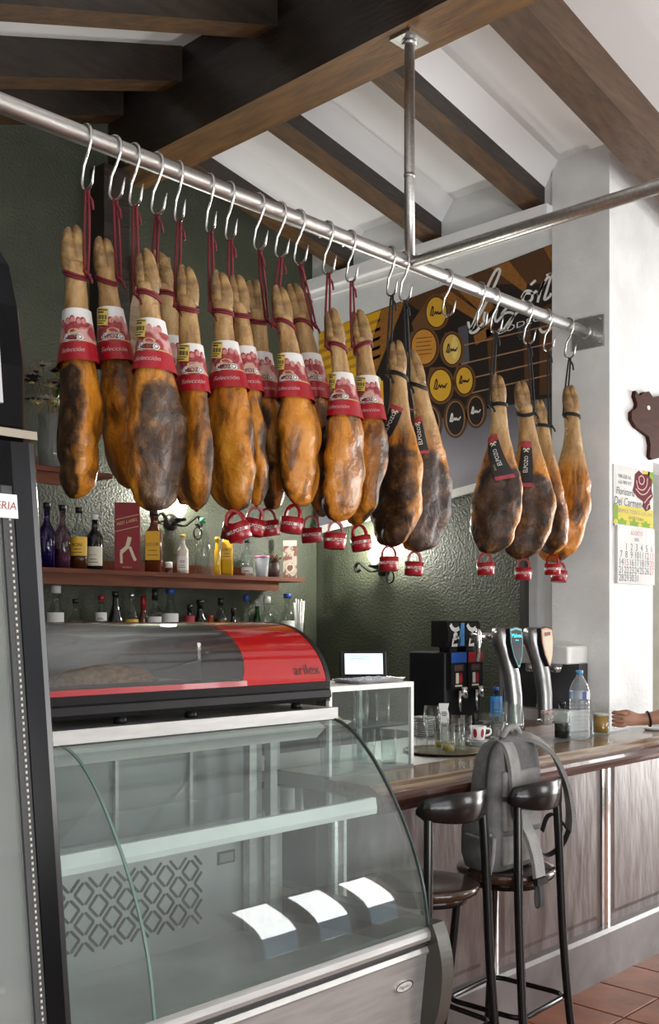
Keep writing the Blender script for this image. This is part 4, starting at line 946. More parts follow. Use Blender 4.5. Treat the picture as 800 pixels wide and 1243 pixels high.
b = MB(); b.tube(smooth_pts([(-0.05, -0.012, 0.452), (-0.02, -0.014, 0.482), (0.03, -0.014, 0.484), (0.06, -0.012, 0.450)], 5), 0.011, 8); b.build('grab_handle', bk_l, bp0)
b = MB(); b.ribbon(smooth_pts([(-0.139, -0.02, 0.02), (-0.150, -0.02, 0.12), (-0.150, -0.02, 0.24), (-0.143, -0.02, 0.34), (-0.118, -0.02, 0.42), (-0.06, -0.02, 0.456)], 5), 0.010, 0.004, (0, 1, 0)); b.build('zip', bk_d, bp0)
b = MB(); b.tube(smooth_pts([(-0.152, -0.045, 0.14), (-0.158, 0.0, 0.125), (-0.155, 0.06, 0.13)], 4), 0.005, 6); b.tube(smooth_pts([(-0.150, -0.055, 0.13), (-0.158, -0.055, 0.06), (-0.150, -0.035, 0.005)], 4), 0.008, 6); b.build('side_pocket_hem', bk_l, bp0)

# ================================================================== shelves and bottles on the back wall
SY0 = 4.19                                            # front edge of the shelves
def zsh(py, px): return zz(py, xY(px, SY0), SY0)
Z_MID = zsh(694, 185); Z_TOP = zsh(566, 60); Z_LOW = Z_MID - 0.395
def wall_shelf(x0, x1, z, label, short=0.06):
    s = thing('wall_shelf', label, 'shelf', ((x0 + x1) / 2, WY, z))
    b = MB(); b.box(x0, x1, SY0, WY - 0.002, z - 0.022, z); part(b, 'board', shelf_wood, s)
    b = MB(); b.box(x0, x1 - short * 3, SY0 + 0.025, SY0 + 0.045, z - 0.075, z - 0.022); part(b, 'front_lip', shelf_wood, s)
    b = MB(); b.box(x0, x1 - short * 3, WY - 0.02, WY - 0.002, z, z + 0.06); part(b, 'back_batten', shelf_wood, s)
wall_shelf(1.9, xY(370, SY0), Z_MID, 'long reddish wooden wall shelf carrying a row of liquor bottles')
wall_shelf(1.9, xY(137, SY0), Z_TOP, 'short reddish wooden wall shelf high up, carrying a flower vase')
wall_shelf(1.9, xY(376, SY0), Z_LOW, 'lower wooden wall shelf of bottles, behind the red tapas case')

g_clear = glass('bottle_clear', (0.86, 0.90, 0.88), 1.5, 0.02); g_purple = glass('bottle_purple', (0.30, 0.22, 0.55), 1.5, 0.02)
g_rose = glass('bottle_rose', (0.62, 0.48, 0.56), 1.5, 0.02); g_green = glass('bottle_green', (0.16, 0.42, 0.24), 1.5, 0.02)
g_dark = M('bottle_dark', (0.010, 0.011, 0.010), 0.08, coat=0.5); g_amber = M('bottle_amber', (0.10, 0.025, 0.010), 0.08, coat=0.5)
g_yellow = M('bottle_yellow', (0.60, 0.36, 0.02), 0.12, coat=0.5); g_white = M('bottle_white', (0.66, 0.63, 0.55), 0.25)
g_blue = glass('bottle_blue', (0.55, 0.68, 0.88), 1.5, 0.02)
c_black = M('cap_black', (0.012, 0.012, 0.013), 0.35); c_white = M('cap_white', (0.76, 0.76, 0.74), 0.35); c_red = M('cap_red', (0.36, 0.015, 0.02), 0.35)
c_silver = M('cap_silver', (0.62, 0.62, 0.64), 0.25, 0.9); c_blue = M('cap_blue', (0.03, 0.08, 0.36), 0.35); c_yellow = M('cap_yellow', (0.55, 0.40, 0.05), 0.4); c_green = M('cap_green', (0.03, 0.25, 0.10), 0.4)
l_yellow = M('label_yellow', (0.72, 0.42, 0.03), 0.5); l_cream = M('label_cream', (0.70, 0.66, 0.52), 0.5); l_white = M('label_white', (0.74, 0.74, 0.72), 0.5); l_red = M('label_red', (0.38, 0.02, 0.02), 0.5)
l_dark = M('label_dark', (0.05, 0.05, 0.06), 0.5); liq_dark = M('liquor_dark', (0.09, 0.022, 0.008), 0.1); liq_amber = M('liquor_amber', (0.36, 0.13, 0.015), 0.1)
def bottle(label, loc, h, r, glassm, capm, labm=None, text=None, shape='round', liquid=None, fill=0.55, cap_h=0.11, neck=0.34, lab=(0.15, 0.48), tcol=None, cat='bottle', group=None, rz=0):
    o = thing('bottle', label, cat, loc, YAW - R(90) + rz, group)
    n = 24
    nr = max(0.0115, r * neck); sh = {'round': 0.62, 'tall': 0.66, 'squat': 0.58, 'slope': 0.45, 'square': 0.64}[shape]
    P = [(r * 0.90, 0), (r, 0.012 * h), (r, sh * h * 0.93), (r * 0.93, sh * h), (r * 0.66, (sh + 0.055) * h), (nr * 1.15, (sh + 0.12) * h), (nr, (sh + 0.16) * h), (nr, (1 - cap_h) * h), (nr * 1.18, (1 - cap_h) * h), (nr * 1.18, (1 - cap_h + 0.02) * h), (nr * .9, (1 - cap_h + 0.02) * h)]
    if shape == 'slope': P = [(r * 0.90, 0), (r, 0.012 * h), (r, sh * h), (r * 0.86, (sh + 0.1) * h), (r * 0.6, (sh + 0.2) * h), (nr * 1.1, (sh + 0.32) * h), (nr, (1 - cap_h) * h), (nr * .9, (1 - cap_h + 0.02) * h)]
    def ring(rr, z, k=1.0):
        out = []
        for j in range(n):
            a = 2 * math.pi * (j + 0.5) / n; ca, sa = math.cos(a), math.sin(a)
            if shape == 'square' and rr > r * 0.6: e = 0.35; out.append(Vector((rr * math.copysign(abs(ca) ** e, ca) * 0.93, rr * math.copysign(abs(sa) ** e, sa) * 0.93, z)))
            else: out.append(Vector((rr * ca, rr * sa, z)))
        return out
    b = MB(); b.loft([ring(rr, z) for rr, z in P], 0, True); b.build('glass_body', glassm, o)
    if liquid is not None:
        b = MB(); fz = fill * h; LP = [(max(0.003, rr - 0.003), min(max(z, 0.004), fz)) for rr, z in P if z < fz] + [(max(0.003, r * (1 if fz < sh * h else 0.5) - 0.003), fz)]
        b.loft([ring(rr, z) for rr, z in LP], 0, True); b.build('liquor', liquid, o)
    b = MB(); b.lathe([(nr * 1.25, (1 - cap_h + 0.018) * h), (nr * 1.28, h * 0.995), (nr * 1.1, h)], 16); b.build('cap', capm, o)
    if labm is not None:
        b = MB(); z0, z1 = lab[0] * h, lab[1] * h; K = 12; rr = r + 0.0012
        if shape == 'square':
            w_ = r * 0.80; yy = -r * 0.93 - 0.0012
            b.add([(-w_, yy, z0), (w_, yy, z0), (w_, yy, z1), (-w_, yy, z1)], [(0, 1, 2, 3)], 0)
            f_ = lambda x, z: Vector((x, yy - 0.0008, z))
        else:
            pts = [(rr * math.cos(R(-90 + a)), rr * math.sin(R(-90 + a)), z) for z in (z0, z1) for a in [-75 + 150 * q / K for q in range(K + 1)]]
            b.add(pts, [(q, q + 1, q + K + 2, q + K + 1) for q in range(K)], 0, True)
            f_ = lambda x, z: Vector(((rr + 0.0008) * math.sin(x / rr), -(rr + 0.0008) * math.cos(x / rr), z))
        if text:
            sz = min(0.022, r * 1.1 / max(3, len(text)) * 2.3)
            b.geo(text_geo(text, sz), lambda x, y: f_(x, (z0 + z1) / 2 + 0.006 + y), 1)
        for q in range(2):
            zz_ = z0 + (z1 - z0) * (0.16 + 0.16 * q); w2 = r * (0.6 - 0.15 * q); b.add([f_(-w2, zz_), f_(-w2 / 3, zz_), f_(w2 / 3, zz_), f_(w2, zz_), f_(w2, zz_ + 0.003), f_(w2 / 3, zz_ + 0.003), f_(-w2 / 3, zz_ + 0.003), f_(-w2, zz_ + 0.003)], [(0, 1, 6, 7), (1, 2, 5, 6), (2, 3, 4, 5)], 1)
        b.build('paper_label', [labm, tcol or black_ink], o)
    return o
def shelf_pos(px, Y, z):
    return (xY(px, Y), Y, z)
SB = 4.30
def hb_(top, px, z, Y=SB): return zz(top, xY(px, Y), Y) - z
GM = 'liquor bottles on the middle shelf'
def mid(px, top, wpx, label, *a, **k):
    X = xY(px, SB); d = dep(X, SB); h = hb_(top, px, Z_MID); k.setdefault('group', GM)
    return bottle(label, (X, SB, Z_MID + 0.0006), h, wpx / 2 * d / F, *a, **k)
mid(57, 610, 21, 'deep purple gin bottle with black stopper, on the shelf end by the fridge', g_purple, c_black, None, shape='squat', liquid=M('violet_gin', (0.05, 0.03, 0.14), 0.1), fill=0.45)
mid(76, 613, 20, 'rose tinted gin bottle with black stopper, beside the deep purple one', g_rose, c_black, None, shape='squat', liquid=M('mauve_gin', (0.16, 0.08, 0.13), 0.1), fill=0.3)
mid(96, 616, 21, 'half full dark rum bottle with yellow label and black pourer', g_clear, c_black, l_yellow, 'RON', 'round', liq_dark, 0.35, lab=(0.22, 0.52))
mid(115, 625, 20, 'dark green whisky bottle with cream label and white cap', g_dark, c_white, l_cream, "Ballantine's", 'round', lab=(0.08, 0.42))
mid(187, 620, 22, 'dark coffee liqueur bottle with yellow label, beside the red carton', g_amber, c_black, l_yellow, 'LICOR', 'square', lab=(0.2, 0.66), neck=0.4)
mid(222, 649, 14, 'small cream white bottle with yellow cap', g_white, c_yellow, l_white, 'XII', 'round', lab=(0.1, 0.45))
mid(246, 629, 19, 'tall clear bottle of cut glass with green stopper', g_clear, c_green, None, shape='tall', neck=0.3)
mid(264, 652, 8, 'thin bright yellow bottle standing between two others', g_yellow, c_yellow, None, shape='tall')
mid(276, 634, 15, 'golden liqueur bottle with yellow label', g_yellow, c_white, l_yellow, 'ORO', 'square', lab=(0.3, 0.62))
mid(300, 655, 14, 'clear bottle with small white label behind the plastic tub', g_clear, c_black, l_white, None, 'round', lab=(0.1, 0.25))
# red whisky carton
bx = thing('whisky_carton', 'tall red whisky gift carton leaning on the middle shelf', 'carton', shelf_pos(155, SB, Z_MID), YAW - R(90) + R(8))
hh = hb_(611, 155, Z_MID); ww = 30 / 2 * dep(xY(155, SB), SB) / F
b = MB(); b.box(-ww, ww, -0.036, 0.036, 0, hh); b.build('box', M('carton_red', (0.24, 0.008, 0.016), 0.35), bx)
b = MB(); fz = lambda x, z: Vector((x, -0.0372, z)); b.geo(text_geo('RED LABEL', 0.021, shear=0.0), lambda x, z: fz(x, hh * 0.72 + z + x * 0.25), 0)
for z0 in (0.79, 0.62): b.geo(stroke([(-ww * .9, hh * z0 - ww * .22), (ww * .9, hh * z0 + ww * .22)], 0.003), fz, 0)
b.geo(stroke([(-0.03, hh * .28), (0.0, hh * .36), (0.012, hh * .50)], 0.020), fz, 1); b.geo(stroke([(0.012, hh * .36), (0.03, hh * .22), (0.04, hh * .16)], 0.014), fz, 1); b.geo(stroke([(-0.03, hh * .28), (-0.028, hh * .12)], 0.012), fz, 1)
b.geo(text_geo('WHISKY', 0.013), lambda x, z: fz(x, hh * 0.06 + z), 0)
b.build('print', [M('carton_gold', (0.62, 0.48, 0.24), 0.35), M('carton_cream', (0.66, 0.56, 0.38), 0.4)], bx)
# small jar, tub, dried flowers, patterned card
jr = thing('jar', 'small dark jar with white lid on the middle shelf', 'jar', shelf_pos(205, SB, Z_MID))
b = MB(); b.lathe([(0.017, 0), (0.018, 0.004), (0.018, 0.03)], 16); b.build('body', g_amber, jr); b = MB(); b.lathe([(0.019, 0.03), (0.019, 0.058), (0.016, 0.06)], 16); b.build('lid', c_white, jr)
tb = thing('plastic_tub', 'clear plastic tub with pink lid on the middle shelf', 'tub', shelf_pos(318, 4.232, Z_MID + 0.0005))
b = MB(); b.lathe([(0.030, 0), (0.032, 0.002), (0.040, 0.105), (0.038, 0.105), (0.030, 0.004)], 20); b.build('cup', glass('milky_plastic', (0.80, 0.84, 0.86), 1.4, 0.1, 0.35, (0.75, 0.78, 0.82)), tb)
b = MB(); b.lathe([(0.042, 0.104), (0.043, 0.114), (0.036, 0.117)], 20); b.build('lid', M('pink_lid', (0.66, 0.26, 0.44), 0.4), tb)
dr = thing('dried_bouquet', 'bunch of dried twigs and leaves in a dark pot on the middle shelf', 'bouquet', shelf_pos(332, SB, Z_MID))
b = MB(); b.lathe([(0.03, 0), (0.04, 0.05), (0.034, 0.085), (0.03, 0.09)], 16); b.build('pot', M('dark_pot', (0.05, 0.025, 0.02), 0.5), dr)
b = MB()
for k in range(34):
    a = random.uniform(0, 6.28); l = random.uniform(0.05, 0.085); e = random.uniform(0.3, 1.2)
    p0 = Vector((0.012 * math.cos(a), 0.012 * math.sin(a), 0.08)); p1 = p0 + Vector((math.cos(a) * math.cos(e), math.sin(a) * math.cos(e), math.sin(e))) * l
    b.tube([p0, p0 * .4 + p1 * .6 + Vector((0, 0, .012)), p1], [0.002, 0.005, 0.001], 5, m=k % 2)
q = b.build('twigs', [M('dry_leaf', (0.16, 0.20, 0.10), 0.8), M('dry_twig', (0.20, 0.10, 0.06), 0.8)], dr); q['kind'] = 'stuff'
cd = thing('patterned_card', 'brown and cream patterned card propped at the shelf end', 'card', shelf_pos(352, 4.36, Z_MID), YAW - R(90))
hh = hb_(656, 352, Z_MID, 4.36)
b = MB(); b.box(-0.040, 0.040, -0.003, 0.003, 0, hh); b.build('board', M('card_brown', (0.20, 0.09, 0.07), 0.6, col2=(0.50, 0.42, 0.34), scale=22, lo=0.48, hi=0.52), cd)
b = MB(); b.box(-0.040, 0.040, -0.0045, -0.003, hh * .86, hh); b.build('white_band', l_cream, cd); b = MB(); b.geo(stroke([tuple(p) for p in smooth_pts([(0, .04), (.02, .06), (.015, .085), (-.012, .085), (-.02, .06), (0, .035), (.02, .02)], 4)], 0.006), lambda x, z: Vector((x, -0.0042, z)), 0); b.build('swirl_print', l_cream, cd)

GL = 'bottles on the lower shelf'
def low(px, top, wpx, label, *a, **k):
    Yb = SB + k.pop('dy', 0); X = xY(px, Yb); h = hb_(top, px, Z_LOW, Yb); k.setdefault('group', GL)
    return bottle(label, (X, Yb, Z_LOW + 0.0006), h, wpx / 2 * dep(X, Yb) / F, *a, **k)
low(68, 711, 21, 'clear white rum bottle with double white cap and pale label, end of lower shelf', g_clear, c_white, l_white, 'BACARDI', lab=(0.2, 0.6), cap_h=0.13, neck=0.45)
low(92, 727, 20, 'clear bottle with black cap, next to the white-capped rum on lower shelf', g_clear, c_black, None)
low(123, 723, 14, 'slim bottle with red and white neck band on the lower shelf', g_clear, c_red, l_white, None, 'tall', lab=(0.55, 0.7))
low(140, 718, 20, 'black wine bottle on the lower shelf, left of a lemon-label one', g_dark, c_black, None, shape='slope')
low(160, 720, 17, 'clear gin bottle with silver cap and lemon yellow label', g_clear, c_silver, l_yellow, None, 'slope', lab=(0.2, 0.55))
low(174, 723, 12, 'dark bottle sealed with red foil on the lower shelf', g_amber, c_red, None, cap_h=0.28, neck=0.42, dy=0.06)
low(188, 715, 17, 'clear vodka bottle with dark blue foil neck on lower shelf', g_clear, c_black, l_white, None, lab=(0.25, 0.55), cap_h=0.2)
low(207, 715, 20, 'clear gin bottle with pale blue cap and white neck band', g_clear, c_blue, l_white, None, lab=(0.3, 0.6), cap_h=0.10, neck=0.45)
low(230, 734, 13, 'slim dark bottle with red label, right of the pale blue cap', g_dark, c_black, l_red, None, lab=(0.4, 0.75))
low(243, 728, 15, 'dark bottle with black cap and thick neck on lower shelf', g_dark, c_black, l_dark, None, neck=0.5)
low(255, 747, 10, 'small orange bottle lower than its neighbours', M('orange_bottle', (0.38, 0.09, 0.02), 0.3), c_red, None)
low(268, 726, 17, 'amber brandy bottle with dark capsule on the lower shelf', g_clear, c_black, l_dark, None, liquid=liq_dark, fill=0.6, cap_h=0.16)
low(283, 738, 14, 'short black bottle between amber brandy and blue-topped gin', g_dark, c_black, None, shape='squat')
low(299, 722, 18, 'clear gin bottle with tall dark blue stopper on lower shelf', g_clear, c_blue, None, shape='slope', cap_h=0.14)
low(312, 729, 10, 'green bottle with white cap on the lower shelf', g_green, c_white, None, cap_h=0.14, dy=0.10)
low(324, 724, 17, 'clear bottle with broad white cap beside the green one', g_clear, c_white, None, cap_h=0.15, neck=0.42)
low(349, 721, 18, 'clear bottle with bright blue cap, last before the straws', g_clear, c_blue, l_white, None, cap_h=0.1, neck=0.42, lab=(0.1, 0.5))
tin = thing('straw_holder', 'clear beaker holding white paper straws at the end of the lower shelf', 'holder', shelf_pos(363, SB, Z_LOW))
b = MB(); b.lathe([(0.028, 0), (0.030, 0.003), (0.034, 0.14), (0.032, 0.14), (0.028, 0.005)], 18); b.build('beaker', clear, tin)
for k in range(9):
    a = k * 2.4; b = MB(); b.tube([(0.014 * math.cos(a), 0.014 * math.sin(a), 0.006), (0.030 * math.cos(a), 0.030 * math.sin(a), 0.27 + 0.012 * math.sin(k * 5))], 0.0045, 8); b.build('straw', paper, tin)

# vase with flowers on the top shelf
vs_ = thing('flower_vase', 'glass vase of dried white and purple flowers with green leaves on the high shelf', 'vase', shelf_pos(64, SB, Z_TOP))
b = MB(); b.lathe([(0.05, 0), (0.062, 0.01), (0.072, 0.12), (0.062, 0.22), (0.072, 0.26), (0.068, 0.26), (0.058, 0.22), (0.066, 0.12), (0.055, 0.015)], 22); b.build('glass', glass('vase_glass', (0.62, 0.66, 0.66), 1.5, 0.05, 0.25, (0.5, 0.52, 0.5)), vs_)
fl_w = M('dried_white_petal', (0.62, 0.56, 0.42), 0.8); fl_p = M('purple_petal', (0.05, 0.025, 0.09), 0.7); lf = M('vase_leaf', (0.035, 0.10, 0.025), 0.5); yl = M('yellow_bud', (0.60, 0.48, 0.04), 0.6); stm = M('stem_tan', (0.25, 0.17, 0.09), 0.8)
for k in range(22):
    a = random.uniform(0, 6.28); rr_ = random.uniform(0.02, 0.115); z = 0.30 + random.uniform(0, 0.22) * (1 - rr_ * 3)
    tipv = Vector((rr_ * math.cos(a), rr_ * math.sin(a), z))
    b = MB(); b.tube(smooth_pts([(0.01 * math.cos(a), 0.01 * math.sin(a), 0.02), tipv * 0.5 + Vector((0, 0, 0.10)), tipv], 3), 0.002, 5, m=0)
    for q in range(9):
        da = q * 2 * math.pi / 9; u_ = Vector((math.cos(da), math.sin(da), 0.4)).normalized() * 0.046; w_ = Vector((-math.sin(da), math.cos(da), 0)) * 0.014
        b.add([tipv, tipv + u_ * .6 + w_, tipv + u_, tipv + u_ * .6 - w_, tipv + u_ * .6 + Vector((0, 0, .004))], [(0, 1, 4), (1, 2, 4), (2, 3, 4), (3, 0, 4)], 1)
    b.lathe([(0.012, 0), (0.013, 0.008), (0.005, 0.016)], 8, at=tipv, m=2)
    b.build('flower', [stm, fl_w if k % 5 < 3 else fl_p, yl if k % 3 else fl_p], vs_)
for k in range(12):
    a = -0.6 + random.uniform(-1.0, 1.2); l = random.uniform(0.16, 0.26); p0 = Vector((0.02 * math.cos(a), 0.02 * math.sin(a), 0.30)); dr_ = Vector((math.cos(a) * 0.5, math.sin(a) * 0.5, 0.85)).normalized(); sd = Vector((-math.sin(a), math.cos(a), 0))
    b = MB(); pts = []
    for q in range(7):
        t = q / 6; wd = 0.024 * math.sin(math.pi * min(1, t * .9 + .08)); c_ = p0 + dr_ * l * t + Vector((math.cos(a), math.sin(a), -0.6)) * 0.05 * t * t
        pts.append([c_ + sd * wd, c_ + Vector((0, 0, -0.003)), c_ - sd * wd, c_ + Vector((0, 0, -0.004))])
    b.loft(pts, 0, True); b.build('leaf', lf, vs_)
b = MB(); b.lathe([(0.004, 0), (0.018, 0.012), (0.020, 0.03), (0.008, 0.05)], 10, at=(0.04, -0.07, 0.50)); b.tube([(0.01, -0.02, 0.1), (0.035, -0.06, 0.35), (0.04, -0.07, 0.50)], 0.003, 6); b.build('yellow_tulip', yl, vs_)

# ------------------------------------------------------------------ wrought-iron wall lamps
bulb = M('lamp_glow', (1.0, 0.93, 0.78), 0.5, emit=14.0)
def sconce(loc, normal_rz, label, power):
    s = thing('wall_lamp', label, 'wall lamp', loc, normal_rz)          # local -Y points into the room
    b = MB(); b.lathe([(0.045, 0), (0.045, 0.008), (0.02, 0.016)], 18, mat=Matrix.Rotation(R(90), 4, 'X')); b.build('wall_plate', iron, s)
    for sx in (-1, 1):
        b = MB(); pts = smooth_pts([(0, -0.01, 0), (sx * 0.05, -0.05, -0.02), (sx * 0.085, -0.075, 0.01), (sx * 0.12, -0.08, 0.035), (sx * 0.15, -0.08, 0.01), (sx * 0.135, -0.08, -0.02), (sx * 0.115, -0.08, -0.005)], 5)
        b.ribbon(pts, 0.022, 0.008, (0, 1, 0)); b.build('scroll_arm', iron, s)
    b = MB(); b.tube([(0.12 + 0.027 * math.cos(2 * math.pi * k / 20), -0.085, -0.055 + 0.034 * math.sin(2 * math.pi * k / 20)) for k in range(20)], 0.005, 6, closed=True); b.build('ring', iron, s)
    b = MB(); b.lathe([(0.012, 0.0), (0.035, 0.006), (0.030, 0.018), (0.014, 0.022)], 16, at=(0, -0.085, 0.0)); b.tube([(0, 0, -0.005), (0, -0.085, 0.0)], 0.007, 8); b.build('cup', iron, s)
    b = MB(); b.lathe([(0.013, 0.022), (0.030, 0.05), (0.034, 0.075), (0.026, 0.10), (0.010, 0.112)], 18, at=(0, -0.085, 0)); b.build('bulb', bulb, s)
    l = bpy.data.lights.new('lamp_light', 'POINT'); l.energy = power; l.color = (1.0, 0.97, 0.90); l.shadow_soft_size = 0.04
    lo = bpy.data.objects.new('lamp_light', l); C.objects.link(lo); lo.parent = s; lo.location = (0, -0.11, 0.15)
p = onY(208, 634, WY - 0.01); sconce((p.x, WY, p.z), 0, 'black wrought-iron wall lamp over the liquor shelf, half hidden by hams', 15)
p = onX(466, 690, WX); sconce((WX, p.y, p.z), R(-90), 'black wrought-iron wall lamp on the green wall under the poster', 20)

# ================================================================== winery poster on the upper wall
PXW = WX - 0.035
po = thing('wall_poster', 'large winery poster of barrels in a cellar with white handwritten lettering', 'poster', (PXW, 3.5, 2.4))
def pj(px, py, o=0.0):
    X = PXW - 0.006 - o; Y = yX(px, PXW - 0.006); return Vector((X, Y, zz(py, PXW - 0.006, Y))) - po.location
def ppoly(b, pts, o, m): b.add([pj(x, y, o) for x, y in pts], [tuple(range(len(pts)))], m)
cnr = [(387, 404), (671, 296), (671, 562), (387, 640)]
b = MB(); b.add([pj(*p) for p in cnr] + [pj(*p) + Vector((0.005, 0, 0)) for p in cnr], [(3, 2, 1, 0), (4, 5, 6, 7), (0, 1, 5, 4), (1, 2, 6, 5), (2, 3, 7, 6), (3, 0, 4, 7)], 0)
b.build('panel', M('poster_edge', (0.6, 0.6, 0.6), 0.5), po)
def gradmat(name, c0, c1, z0, z1, n=0.06):              # printed tone running from c0 (low) to c1 (high)
    m, t, p = new_mat(name); tc = nd(t, 'ShaderNodeTexCoord'); sx = nd(t, 'ShaderNodeSeparateXYZ'); t.links.new(tc.outputs['Object'], sx.inputs[0])
    mr = nd(t, 'ShaderNodeMapRange'); mr.inputs[1].default_value = z0; mr.inputs[2].default_value = z1; t.links.new(sx.outputs[2], mr.inputs[0])
    mx = nd(t, 'ShaderNodeMix', data_type='RGBA'); mx.inputs[6].default_value = rgba(c0); mx.inputs[7].default_value = rgba(c1); t.links.new(mr.outputs[0], mx.inputs[0])
    t.links.new(mx.outputs[2], p.inputs['Base Color']); p.inputs['Roughness'].default_value = 0.35; return m
pm = [gradmat('print_floor', (0.30, 0.30, 0.35), (0.045, 0.045, 0.06), 0.05, 0.42), M('print_dark', (0.022, 0.016, 0.014), 0.35), M('print_yellow', (0.72, 0.40, 0.02), 0.35), M('print_brown', (0.33, 0.14, 0.03), 0.35, col2=(0.22, 0.09, 0.02), stretch=(1, 9, 9)),
      M('print_deep_brown', (0.10, 0.045, 0.018), 0.35), M('print_barrel', (0.16, 0.075, 0.03), 0.35), M('print_head_yellow', (0.74, 0.42, 0.04), 0.35), M('print_head_orange', (0.62, 0.28, 0.05), 0.35), paper,
      M('print_gold_shine', (0.75, 0.50, 0.12), 0.35), M('print_grey', (0.10, 0.10, 0.12), 0.35), M('print_ochre', (0.45, 0.22, 0.03), 0.35), M('print_glow', (0.85, 0.66, 0.22), 0.35), M('print_line', (0.35, 0.20, 0.12), 0.4)]
b = MB()
ppoly(b, [(387, 640), (671, 562), (671, 480), (560, 500), (387, 545)], 0.0003, 0)                    # polished floor
ppoly(b, [(387, 404), (671, 296), (671, 482), (560, 502), (387, 547)], 0.0005, 1)
ppoly(b, [(387, 404), (463, 376), (458, 425), (438, 460), (387, 470)], 0.0006, 2)                     # lit vault
for k in range(5): ppoly(b, [(387, 414 + k * 11), (462, 386 + k * 11), (461, 390 + k * 11), (387, 419 + k * 11)], 0.0009, 11)
ppoly(b, [(463, 376), (492, 365), (450, 470), (434, 470)], 0.0009, 3)
ppoly(b, [(387, 470), (465, 462), (468, 545), (387, 565)], 0.0007, 2); ppoly(b, [(387, 470), (440, 460), (440, 466), (387, 476)], 0.001, 1)
for (x, y, q) in ((456, 463, 7), (450, 478, 6), (460, 492, 5)): ppoly(b, ellipse(x, y, q, q, 14), 0.0012, 12)
for (x, y) in ((420, 500), (450, 515)): ppoly(b, ellipse(x, y, 16, 20, 16), 0.0011, 11)
ppoly(b, [(492, 365), (671, 297), (671, 345), (600, 345), (530, 392)], 0.0006, 4)                      # ceiling timbers
for pts in ([(545, 345), (560, 339), (640, 372), (640, 384)], [(596, 325), (618, 317), (640, 345), (638, 356)], [(660, 301), (671, 297), (671, 320)], [(548, 345), (572, 336), (600, 372), (590, 385)], [(575, 408), (592, 396), (604, 402), (578, 419)], [(530, 360), (545, 352), (600, 392), (596, 400)]): ppoly(b, pts, 0.0009, 3)
for pts in ([(590, 400), (600, 398), (606, 470), (596, 472)], [(655, 375), (671, 368), (671, 478), (655, 480)], [(636, 392), (644, 390), (646, 480), (637, 482)]): ppoly(b, pts, 0.0009, 4)
for y in (408, 430, 450, 468): b.geo(stroke([(560, y + 12), (671, y - 14)], 1.6), lambda x, yy: pj(x, yy, 0.0010), 13)
ppoly(b, [(556, 398), (568, 394), (570, 440), (560, 446)], 0.0009, 10)
# barrels: side, rim, head
def barrel(cx, cy, rx, ry, head, side=None, script=True, dark=False):
    if side: ppoly(b, side, 0.0011, 5 if not dark else 4)
    ppoly(b, ellipse(cx, cy, rx + 4, ry + 4, 24), 0.0014, 5 if not dark else 4)
    ppoly(b, ellipse(cx, cy, rx + 1.2, ry + 1.2, 24), 0.0017, 1 if not dark else 13)
    ppoly(b, ellipse(cx, cy, rx, ry, 24), 0.0020, head)
    if script:
        s = rx / 13
        pts = smooth_pts([(-8, 5), (-5, -8), (-4, -2), (-6, 5), (-3, 3), (-1, -1), (0, 3), (2, -1), (3, 3), (5, 0), (5, 3), (8, -3)], 3)
        b.geo(stroke([(cx + p[0] * s, cy + p[1] * s) for p in pts], 1.3), lambda x, y: pj(x, y, 0.0024), 1 if head != 1 else 8)
barrel(530, 379, 12, 18, 6, [(500, 392), (520, 362), (535, 358), (528, 400), (505, 415)])
barrel(515, 421, 15, 21, 7, [(496, 430), (498, 404), (512, 398), (514, 444)], False)
for k in range(5): b.geo(stroke([(505 + k % 2, 411 + k * 5), (525 - k % 3, 409 + k * 5)], 0.8), lambda x, y: pj(x, y, 0.0024), 4)
barrel(549, 424, 11, 18, 9, [(536, 430), (540, 404), (550, 404), (548, 444)], True)
ppoly(b, ellipse(552, 422, 4, 14, 14), 0.0022, 12)
barrel(535, 468, 13, 19, 6, [(517, 470), (522, 446), (536, 446), (534, 490)])
barrel(564, 462, 10, 16, 6, [(552, 466), (554, 444), (565, 443), (563, 480)])
barrel(502, 475, 11, 22, 1, None, False, True)
barrel(522, 514, 11, 20, 1, [(508, 520), (512, 494), (524, 492), (520, 536)], True, True)
barrel(553, 508, 10.5, 20, 1, [(540, 512), (544, 488), (555, 486), (552, 530)], True, True)
barrel(578, 499, 9, 17, 1, [(568, 503), (571, 481), (580, 480), (577, 518)], True, True)
# handwriting and small capitals
SC = lambda x, y: (440 + x / 2.667, 290 + y / 2.667)
def script(pts, w): b.geo(stroke([SC(p[0], p[1]) for p in smooth_pts(pts, 6)], w), lambda x, y: pj(x, y, 0.0028), 8)
script([(343, 268), (352, 292), (372, 262), (410, 190), (440, 125), (446, 100), (432, 104), (408, 150), (384, 215), (360, 275), (350, 302), (368, 300), (392, 272)], 3.2)
script([(398, 236), (394, 262), (404, 272), (424, 250), (436, 228), (430, 256), (436, 268), (456, 246)], 3.0)
script([(452, 214), (476, 208), (498, 196), (470, 222), (452, 244), (474, 238), (490, 248), (470, 290), (458, 296), (480, 262), (508, 232)], 3.0)
script([(516, 192), (530, 170), (548, 172), (550, 194), (534, 206), (520, 198), (528, 178), (552, 176), (566, 168)], 3.2); script([(545, 150), (562, 134)], 3.0)
script([(568, 206), (578, 166), (590, 136), (570, 180), (574, 170), (596, 132), (612, 116), (600, 160), (590, 196), (606, 188), (612, 176)], 3.0)
script([(574, 290), (584, 302), (604, 296), (613, 284)], 3.4); script([(596, 118), (613, 112)], 2.6)
A0, A1 = SC(437, 303), SC(560, 262)
tg_ = text_geo('BODEGAS', 1.0, 'LEFT'); wmax = max(v[0] for v in tg_[0])
dx, dy = A1[0] + 26 - A0[0], A1[1] - 9 - A0[1]; sc_ = 10.0
